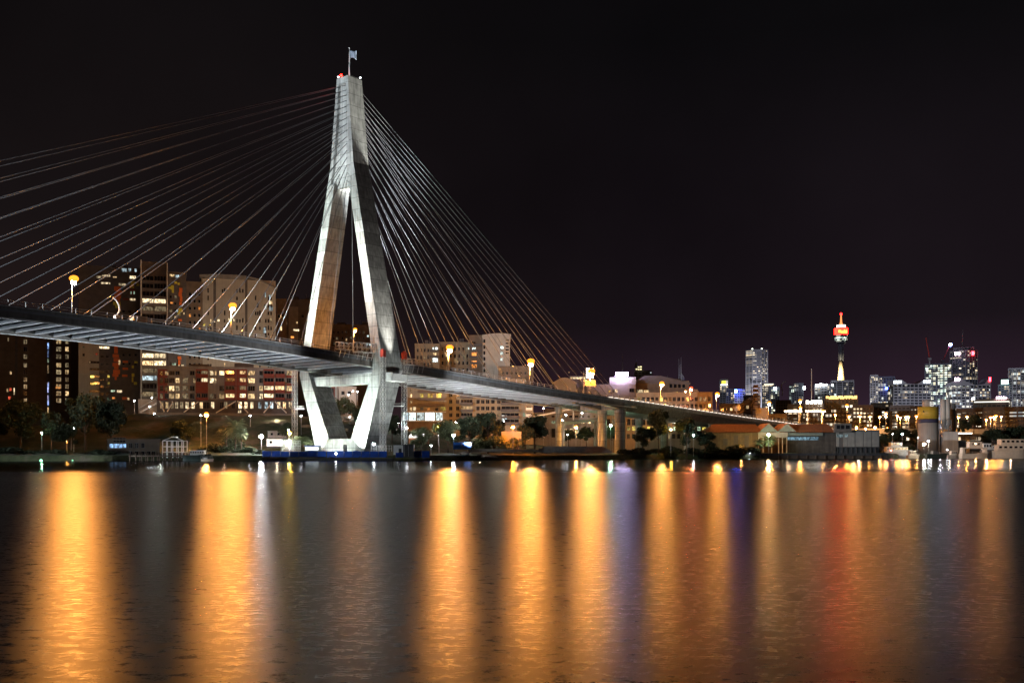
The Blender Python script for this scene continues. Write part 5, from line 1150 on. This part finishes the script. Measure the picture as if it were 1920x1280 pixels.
simple('works_cabin','pale green works cabin with open dark door beside the black container','cabin',751,852,331,[('wall','white',[(-2.2,2.2,0,2.4,0,2.9)]),('door','darksteel',[(-.6,.3,-.08,-.003,0,1.9)]),('roof','roofg',[(-2.4,2.4,-.2,2.6,2.91,3.1)]),('window','glass',[(.9,1.8,-.06,-.003,1.2,2.0)])])
simple('davit','slim white davit arm leaning over the works cabin','davit',757,842,334,[('base','steel',[(-.5,.5,-.5,.5,0,.7)])])
t = bpy.data.objects['davit']; mb = MB(); mb.tube((0,0,.6),(1.2,0,5.6),.12,.08); mb.build('arm', M['white'], t)
hoarding('blue tarpaulin barrier on the quay right of the white floodlight', 850, 884, 829, 842, 345, 345, 'tarp', 'barrier')
for l, px0, px1, y0, y1, Y in (('upper grey site cabin with small windows left of the pylon',502,546,808.5,820,372),('lower white site cabin left of the pylon',500,526,823,836,358)):
    wd = (px1-px0)/F*Y/2; h = (y1-y0)/F*Y
    simple('site_cabin', l, 'cabin', (px0+px1)/2, y1, Y, [('wall','grey' if 'upper' in l else 'white',[(-wd,wd,0,3,0,h)]),('roof','roofg',[(-wd-.15,wd+.15,-.15,3.15,h+.002,h+.2)]),('window','glass',[(-wd+1+k*2.4,-wd+1.8+k*2.4,-.06,-.003,h*.4,h*.75) for k in range(int(wd*2/2.6))]),('skid','darksteel',[(-wd,wd,.3,.5,-.5,-.003)])], 0, 'site cabins')
for l, px0, px1, y0, y1, Y in (('dark mesh cage beside the lower white cabin',527,546,826,846,352),('white framed gate cage left of the pylon foot',547,561,826,846,345)):
    wd = (px1-px0)/F*Y/2; h = (y1-y0)/F*Y; t = thing('steel_cage', l, 'cage', P((px0+px1)/2,y1,Y), 0, 'cages at the pylon foot'); mb = MB()
    for k in range(5):
        x = -wd+2*wd*k/4; mb.bar((x,0,0),(x,0,h),.1); mb.bar((x,2,0),(x,2,h),.1); mb.bar((x,0,h),(x,2,h),.1)
        for y in (0,2): mb.bar((-wd,y,h*k/4+.05),(wd,y,h*k/4+.05),.09)
    mb.bar((-wd,0,0),(wd,0,h),.08); mb.build('frame', M['steel' if 'dark' in l else 'white'], t)
simple('site_office','small bright-windowed office beside the left pylon foot','cabin',585,846,336,[('wall','white',[(-2.3,2.3,0,2.4,0,1.6)]),('window',glow('office_pane',(.8,.9,1),3,False),[(-2,2,-.06,-.003,.5,1.4)]),('roof','bluep',[(-2.5,2.5,-.2,2.6,1.603,1.85)])])
simple('junction_box','dark cabinet at the middle of the pylon base','cabinet',647,846,338,[('body','darksteel',[(-.5,.5,0,.6,0,2.1)]),('door','grey',[(-.35,.35,-.04,-.002,.2,1.9)])])
t = thing('guard_railing', 'steel guard railing round the right foot of the pylon', 'railing', P(702,846,333)); mb = MB()
for k in range(9): x = -1+k*.8; mb.bar((x,0,0),(x,0,2.6 if k in (0,) else 1.9),.08)
for z in (.9,1.8): mb.bar((-1,0,z),(5.4,0,z),.07)
mb.build('rail', M['white'], t)
t = thing('wharf', 'added dark timber wharf edge below the sheds on the right', 'wharf', P(1470,860,462)); mb = MB(); mb.box(-40,44,-3.4,1.5,1.5,2.5); mb.build('deck', M['darksteel'], t)
mb = MB(); [mb.tube((x,-3.0,-2),(x,-3.0,1.5),.28,n=7) for x in range(-39,44,4)]; mb.box(-40,44,-2.2,-1.9,-1,1.5); mb.build('pile', M['bark'], t)  # dark wharf strip added to cover the lamplit bank below the sheds
# tent
t = thing('storage_tent', 'white curved-roof tent with an orange base right of the pylon', 'tent', P(783,826,385)); k = 385/F; mb = MB(); w_ = 17*k
mb.prism([(-w_, 5*k)]+[(-w_*math.cos(PI*j/12), 5*k+12.5*k*math.sin(PI*j/12)) for j in range(13)][1:-1]+[(w_,5*k)], 0, 12); mb.build('roof', M['white'], t, False)
mb = MB(); mb.box(-w_,w_,.1,12,-1,5*k-.003); mb.build('wall', M['roofo'], t)
# orange-lit wall by the path, bank, path, slipway
simple('retaining_wall','rough wall lit orange behind the shore lamp','wall',958,842,409,[('wall','pale',[(-3.6,4,0,.5,-1,6.6)]),('coping','pale',[(-3.7,4.1,-.08,.58,6.603,6.85)])])
mb = MB(); mb.hexa([tuple(P(*q)) for q in ((880,846.5,352),(1010,846.5,398),(1010,846.3,400),(880,846.3,356))]+[tuple(P(*q)+Vector((0,0,.9))) for q in ((880,846.5,352),(1010,846.5,398),(1010,846.3,400),(880,846.3,356))]); tag(mb.build('sea_wall', M['pale']), 'pale low sea wall along the path right of the blue tarpaulin', 'wall')
mb = MB(); mb.add([P(806,861,343),P(960,861,357),P(930,852,372),P(840,853,352)],[(0,1,2,3)]); mb.v = [(a_,b_,max(c_,1.65)) for a_,b_,c_ in mb.v]; tag(mb.build('slipway', M['deckc']), None, kind='structure')
t = thing('grandstand_seating', 'grey terraced bench rows on the lawn under the bridge piers', 'seating', P(1065,847,436)); mb = MB()
for k_ in range(4): mb.box(-15+k_*1.5,18-k_,k_*1.3,k_*1.3+1.2,-.5,.5+k_*.62)
mb.build('tier', M['grey'], t)
# brick boathouse at left with bright blue room, jetty frame
B = Bld('boathouse','dark brick boathouse at the left waterline with one bright blue-lit room',201,300,826,318,12,M['brown'],pybase=860,plant=False)
B.win(212,820,236,829,'k',4,.05)
B = None
bh = [o for o in COL.objects if o.get('label','').startswith('dark brick boathouse')][0]
def bwin(px0, py0, px1, py1, mat, mull=2):
    k_ = 318/F; c = P((px0+px1)/2, py1, 318); l = Matrix.Rotation(-bh.rotation_euler.z,4,'Z') @ (c-bh.location); link('window', win_mesh((px1-px0)*k_, (py1-py0)*k_, mat, mull), bh, (l.x, -.05, l.z))
blu = room('blue_white_room', (.35,.6,1), .9)
bwin(206,831,236,840,blu,4); bwin(225,831,237,839,blu,2)
for x in (242,253,265): bwin(x,830,x+6,840,M['glass'])
for x in (242,253,265,276,285): bwin(x,845,x+6,854,M['glass'])
t = thing('boat_lift_frame','white steel frame on the jetty right of the brick boathouse','frame',P(325,858,310)); k_ = 310/F; mb = MB()
for x in (-20,-11,-1,9,19):
    for y in (0,3.5): mb.bar((x*k_,y,0),(x*k_,y,32*k_),.18)
for z in (11,21,32): mb.bar((-20*k_,0,z*k_),(19*k_,0,z*k_),.2); mb.bar((-20*k_,3.5,z*k_),(19*k_,3.5,z*k_),.2)
mb.bar((-20*k_,0,32*k_),(0,0,40*k_),.16); mb.bar((19*k_,0,32*k_),(0,0,40*k_),.16); mb.box(-4*k_,5*k_,0,2,38*k_,40*k_); mb.build('frame', M['white'], t)
t = thing('jetty','dark timber jetty on piles below the white steel frame','jetty',P(300,861,306)); mb = MB(); mb.box(-9,8,0,3.5,.8,1.2)
mb.build('deck', M['brown'], t); mb = MB(); [mb.tube((-8.6+j*1.7,y,-1.6),(-8.6+j*1.7,y,1.9),.17,n=7) for j in range(11) for y in (-.05,3.4)]; mb.build('pile', M['bark'], t)
def boat(label, px0, px1, pyw, Y, hullh, mat, cabins, bow=.18, beam=3.4, name='moored_boat', extra=None):
    """hull with sheer and raked bow, then cabin blocks as (x0,x1,z0,z1,mat, windows)"""
    c = P((px0+px1)/2, pyw, Y); c.z = 0; ln = (px1-px0)/F*Y; t = thing(name, label, 'boat', c, 0, 'boats moored at the quay'); mb = MB(); rings = []
    for j in range(9):
        q = j/8; x = -ln/2+ln*q; w_ = beam/2*(1-(max(0,q-.6)/.4)**2*.93)*(1-.15*max(0,.15-q)/.15); sh = hullh*(1+.28*max(0,q-.5)*2)
        rings.append([(x+(bow*hullh*2 if q > .95 else 0), -w_, sh), (x, -w_*.72, -.25), (x, w_*.72, -.25), (x+(bow*hullh*2 if q > .95 else 0), w_, sh)])
    mb.loft(rings); mb.build('hull', M[mat], t)
    for (x0, x1, z0, z1, mt, nw) in cabins:
        mb = MB(); a, b_ = -ln/2+ln*x0, -ln/2+ln*x1; y = beam*.36; mb.hexa([(a,-y,z0),(b_,-y,z0),(b_,y,z0),(a,y,z0),(a+.1,-y*.94,z1),(b_-.25,-y*.94,z1),(b_-.25,y*.94,z1),(a+.1,y*.94,z1)]); mb.box(a-.2,b_+.1,-y-.15,y+.15,z1+.002,z1+.13); cb_ = mb.build('cabin', M[mt], t)
        for j in range(nw): wx = a+(b_-a)*(j+.22)/nw; ww = (b_-a)/nw*.56; mb = MB(); mb.box(wx,wx+ww,-y-.05,-y-.001,z0+(z1-z0)*.45,z0+(z1-z0)*.82); mb.build('window', R['w'] if extra == 'lit' else M['glass'], cb_)
    mb = MB()
    for j in range(9): x = -ln/2+ln*j/8; mb.bar((x,-beam*.45,hullh*.98),(x,-beam*.45,hullh+.85),.05)
    mb.bar((-ln/2,-beam*.45,hullh+.85),(ln/2,-beam*.45,hullh+.85),.05); mb.build('railing', M['steel'], t)
    return t
boat('dark green barge boat with white cabin moored below the orange slope lamp',345,392,861,300,1.6,'hull_d',[(.28,.85,1.7,2.9,'white',6)],.2,3.2)
boat('small pale dinghy beside the dark green barge boat',378,399,862.5,294,.55,'cabin',[(.2,.5,.5,.9,'white',0)],.2,1.5,'dinghy')
boat('white ferry with lit cabin windows moored right of the wharf shed',1652,1706,858.5,522,3.2,'white',[(.15,.9,3.2,5.6,'white',8),(.3,.7,5.75,7.6,'white',4)],.2,5,extra='lit')
boat('beige cruiser moored between the white ferry and the quay floodlight',1701,1722,859,512,1.5,'cabin',[(.15,.75,1.6,3.5,'cabin',4)],.2,3.4)
boat('dark tug low in the water in front of the fat silo',1736,1774,859,505,2.1,'hull_d',[(.3,.6,2.2,3.4,'dgrey',3)],.2,4)
boat('small beige launch in front of the slim silos',1775,1797,859,508,1.6,'cabin',[(.3,.8,1.7,3.4,'cabin',3)],.2,3.2)
boat('beige houseboat with a boxy upper cabin and open dark lower deck',1801,1850,859,500,2.2,'cabin',[(.04,.98,4.6,5.0,'cabin',0),(.28,.78,5.1,7.7,'cabin',1),(.02,.12,2.3,4.59,'cabin',0),(.88,.97,2.3,4.59,'cabin',0)],.1,5)
boat('blue and white workboat behind the beige houseboat',1840,1874,856,522,4.0,'dgrey',[(.05,.5,4.2,7.2,'white',3),(.55,.95,4.2,6.0,'white',3)],.15,4)
boat('big cream two-deck cruiser at the right edge',1864,1930,859,498,3.6,'cabin',[(.05,.92,3.7,6.2,'cabin',6),(.14,.8,6.35,8.9,'cabin',5)],.12,6)
simple('pile_platform','small brown mooring platform on piles between houseboat and cruiser','platform',1857,858,500,[('deck','brown',[(-2,2,0,2,2.4,2.7)]),('pile','bark',[(x,x+.3,y,y+.3,-2,2.399) for x in (-1.9,0,1.6) for y in (0,1.6)])])
for i, (px, py, c_, l) in enumerate([(77,867.5,gGr,'green floating buoy light near the left shore'),(136,867,gGr,'faint green buoy light right of the brighter green one')]):
    Y = CZ*F/(py-HY); t = thing('buoy', l, 'buoy', (P(px,py,Y).x,Y,0)); mb = MB(); mb.lathe([(.05,-.3),(.35,-.15),(.38,.1),(.12,.4)],12); mb.build('float', M['hull_d'], t); mb = MB(); mb.ball((0,0,.5),.16 if i else .24); mb.build('lens', glow('buoy_lamp', (.3,1,.5), 9 if not i else 2), t)

# ------------------------------------------------------------------ lamps on land
wl = glow('white_bulb', (.86,.94,1), 130); wl2 = glow('small_white_bulb', (.86,.94,1), 60); ws = glow('site_flood_white', (.86,.93,1), 550); yl = glow('yellow_bulb', (1,.55,.04), 800); ol = glow('orange_bulb_shore', (1,.26,.02), 1800); gl = glow('green_white_bulb', (.55,1,.62), 700); cl = glow('cool_bulb', (.55,.85,1), 160); sl = glow('slope_sodium', SOD, 2600)
LG = {sl: lhalo, yl: glow('yellow_halo', (1,.55,.02), 2, False), ol: glow('orange_halo', (1,.22,.01), 2.2, False)}  # glow shells imitating the halo of the yellow and orange lamps
def ground_lamp(px, py, Y, r, mat, label, cat='lamp post', name='lamp_post'):
    p = P(px,py,Y); zb = land(p.x, Y); zb = min(zb, p.z-.6); t = thing(name, label, cat, (p.x,Y,zb), 0, 'lamps on the shore'); h = p.z-zb
    mb = MB(); mb.tube((0,.2,-.4),(0,.2,h+.1),.11,.07); mb.bar((0,.2,h+.12),(0,-.25,h+.16+r),.1); mb.build('pole', M['steel'], t)
    mb = MB(); mb.lathe([(r*.9,h+r*.75),(r*.4,h+r*1.15)],10); mb.build('lamp_hood', M['darksteel'], t)
    mb = MB(); mb.ball((0,0,h), r, 10, 6, sz=.8); mb.build('bulb', mat, t, True)
    if mat in LG: mb = MB(); mb.ball((0,.1,h+r*.9), r*1.35, 12, 7, sz=.75); mb.build('halo_globe', LG[mat], t, True)
    return t
for a in [(387,778,352,.55,sl,'orange lamp on a tall pole on the lower slope at left'),(376.5,778.5,356,.2,wl,'small pale lamp just left of the orange slope lamp'),
 (490,818,342,.55,glow('palm_flood', (.88,.96,1), 1500),'brilliant white floodlight between palm and site cabins'),(543,812,350,.4,yl,'yellow lamp above the yellow-lit bush left of the pylon'),(541,806,352,.22,wl,'small white lamp over the yellow lamp'),
 (823,800,384,.42,yl,'yellow lamp in the tree right of the white tent'),(850.5,815.5,352,.42,ws,'white starry floodlight over the blue tarpaulin'),
 (962,800.5,401,.5,ol,'deep orange lamp before the lit wall'),(1080,801,455,.5,sl,'orange lamp between the bridge piers'),(1145,798,470,.5,gl,'green white lamp between the two round piers'),
 (1258,805,440,.42,glow('amber_bulb',(1,.5,.05),420),'amber lamp under the dark trees right of the piers'),(1300.5,816,440,.42,cl,'cool blue white lamp at the right of the dark trees'),
 (1441,815,462,.52,glow('shed_bulb',(.82,1,.62),650),'green white lamp above the palms at the gabled shed'),(1733,832,505,.6,glow('quay_bulb',(1,.93,.78),450),'brilliant quay floodlight before the fat silo'),(1741,827,515,.4,wl,'second quay floodlight just behind the brilliant one'),
 (701,832,331,.36,wl,'white lamp beside the right foot of the pylon'),(630,850,324,.25,wl,'low white lamp on the barge below the pylon'),
 (285,745,425,.2,wl,'small lamp at the top of the stair house'),(280.5,762,420,.2,wl,'small lamp halfway down the stair'),(289,775,415,.2,wl,'small lamp at the foot of the stair'),(252,751,420,.25,wl,'small lamp left of the stair house'),
 (78,811,330,.22,gl,'small green lamp under the dark trees at far left'),(133,797,345,.2,wl2,'small pale lamp in the dark trees, upper'),(138,803,342,.25,wl2,'small pale lamp in the dark trees, lower'),(125,827,330,.17,sl,'tiny orange lamp at the left waterline'),(206,776,400,.22,yl,'tiny yellow lamp among the trees before the patterned tower'),
 (469,779,385,.22,wl,'small white lamp above the floodlit palms'),(564.5,779.5,380,.24,wl,'small white lamp just left of the far pylon leg'),
 (662,733,430,.2,wl,'upper left lamp of three inside the pylon V'),(670,734,430,.2,wl,'upper right lamp of three inside the pylon V'),(653.5,740,428,.22,wl,'lower lamp of three inside the pylon V'),(664.5,766,420,.22,wl,'lamp on the middle of the slope inside the V'),(656,781,412,.2,wl,'lamp low on the slope inside the V'),
 (736,789,420,.28,wl,'first of three small lamps right of the near pylon leg'),(743,791.5,420,.26,wl,'second of three small lamps right of the near pylon leg'),(747,792.5,420,.26,wl,'third of three small lamps right of the near pylon leg'),
 (763,802,350,.3,wl,'pair-like white lamp head on the davit right of the pylon'),(886,791.5,440,.3,wl,'small white lamp in the dark trees before the beige apartments'),(915.5,792,440,.2,wl,'faint white lamp right of it in the dark trees'),(855,792,430,.22,wl,'small white lamp above the pale grey tree'),(945,790,460,.24,wl,'small white lamp below the cool-lit ground room'),
 (1019,765,520,.3,wl,'small white lamp over the walkway left of the slim pier'),(1061,778,520,.3,wl,'white lamp left of the slim pier haunch'),(1055,788,510,.3,wl,'white lamp under the walkway beside the slim pier'),(1101,771,505,.34,wl,'white lamp between the slim pier and the round piers'),(1091,774,510,.34,glow('warm_white',(1,.93,.7),250),'warm white lamp under the deck left of the round piers'),(1148,763,500,.25,gl,'tiny green lamp high between the round piers'),
 (1064,815,480,.2,wl,'small lamp low between slim pier and round pier'),(1405,850,458,.2,wl,'small white lamp low at the water before the shed'),(808,835,345,.2,wl,'tiny white lamp on a slim pole right of the dark blue hoarding'),
 (1692,813,540,.4,cl,'bluish lamp on the quay crane rail left of the silos'),(1674,813,540,.22,wl,'small quay lamp left of the bluish one'),(1721,820,530,.22,wl,'small quay lamp just left of the fat silo'),(1606,801,600,.5,sl,'added orange lamp behind the wharf shed, first above its roof'),(1623,803.5,600,.45,sl,'added orange lamp behind the wharf shed, second above its roof'),(1641,801,605,.5,sl,'added orange lamp behind the wharf shed, third above its roof'),(1664,803,610,.45,sl,'added orange lamp just right of the wharf shed roof'),(1671,844,516,.26,glow('port_red',(1,.15,.1),60),'red port lamp on the white ferry'),(1776,843,506,.22,wl,'small white lamp on the launch before the slim silos')]: ground_lamp(*a)  # orange lamps around the wharf shed roof are added for warm light
# covered walkway behind the piers
t = thing('covered_walkway','curved pale covered walkway behind the bridge piers','walkway',P(1050,800,520)); mb = MB(); c = P(1050,800,520)
pts = [P(x,y,Y_)-c for x,y,Y_ in ((992,781,500),(1020,777,505),(1048,771,512),(1075,765,522))]
for a, b_ in zip(pts, pts[1:]): mb.bar(a, b_, 3.2, .5)
mb.build('roof', M['white'], t); mb = MB(); [mb.tube(p, (p.x,p.y,p.z-11), .22) for p in pts]; mb.build('post', M['white'], t)
t = thing('ramp_bridge','low pale ramp crossing behind the bridge piers','ramp',P(1090,795,500)); c = P(1090,795,500); mb = MB()
pts = [P(x,y,Y_)-c for x,y,Y_ in ((1052,794,480),(1085,790,495),(1118,787,505))]
for a, b_ in zip(pts, pts[1:]): mb.bar(a, b_, 4, 1.3)
mb.build('deck', M['pale'], t); mb = MB(); [mb.tube(p, (p.x,p.y,p.z-12), .7) for p in (pts[0]*.9, pts[2]*.93)]; mb.build('pier', M['pale'], t)

# fill light on the town behind (unseen point lights, added to brighten walls)
for (px, py, Y, c_, e) in [(60,790,455,(1,.75,.5),9000),(200,770,440,(1,.85,.6),12000),(300,770,415,(.9,1,.85),4500),(440,690,478,(1,.9,.72),90000),(420,780,400,(1,.8,.55),5000),(520,785,395,(1,.85,.6),6000),(800,800,460,(1,.85,.6),9000),(900,800,462,(1,.85,.6),9000),(970,790,470,(1,.8,.5),6000),(850,700,500,(1,.7,.4),14000),(935,690,520,(1,.85,.6),12000),
                           (1090,815,500,(1,.8,.5),5000),(1200,800,525,(1,.9,.65),9000),(1270,795,530,(1,.9,.65),9000),(1240,740,565,(1,.7,.4),10000),(1150,742,610,(1,.75,.5),12000),(1600,788,700,(1,.45,.13),70000),(1700,790,705,(1,.45,.13),70000),(1850,790,715,(1,.45,.13),70000),(1530,788,720,(1,.45,.13),60000),(1650,795,680,(1,.45,.13),40000),(1830,795,690,(1,.45,.13),40000),
                           (1745,835,520,(.95,.95,1),5200),(1780,820,530,(1,.8,.6),6000),(1610,826,458,(.9,1,.95),3500),(1390,830,455,(1,.40,.10),5000),(1440,835,472,(1,.45,.12),2500),(1480,770,470,(1,.6,.3),10000),(1850,835,480,(1,.65,.4),7000),(1895,830,480,(1,.65,.4),6000)]:
    lamp('town_fill', P(px,py,Y), c_, e*.25, radius=.3)
for (px, Y, e) in [(1415,2140,1.1e7),(1365,1650,1.6e6),(1500,1650,1.6e6),(1580,1820,1.6e6),(1655,1620,2e6),(1710,1440,1.1e6),(1760,1640,3e6),(1805,1830,3e6),(1825,1460,1.1e6),(1905,1650,2.4e6)]:
    lamp('city_fill', P(px,790,Y), (.85,.85,1), e*.065, radius=3)  # unseen fill lights added to lift the walls of the far towers
# ------------------------------------------------------------------ night air
mb = MB(); mb.box(-2600,2600,-70,3200,-1.2,420)
m = bpy.data.materials.new('haze'); m.use_nodes = True; nt = m.node_tree; nt.nodes.clear()
pv = N(nt, 'ShaderNodeVolumePrincipled'); pv.inputs['Color'].default_value = (.85,.82,.85,1); pv.inputs['Density'].default_value = HAZE; pv.inputs['Anisotropy'].default_value = .35
oo = N(nt, 'ShaderNodeOutputMaterial'); nt.links.new(pv.outputs[0], oo.inputs['Volume'])
if HAZE: tag(mb.build('haze', m), None, kind='stuff')
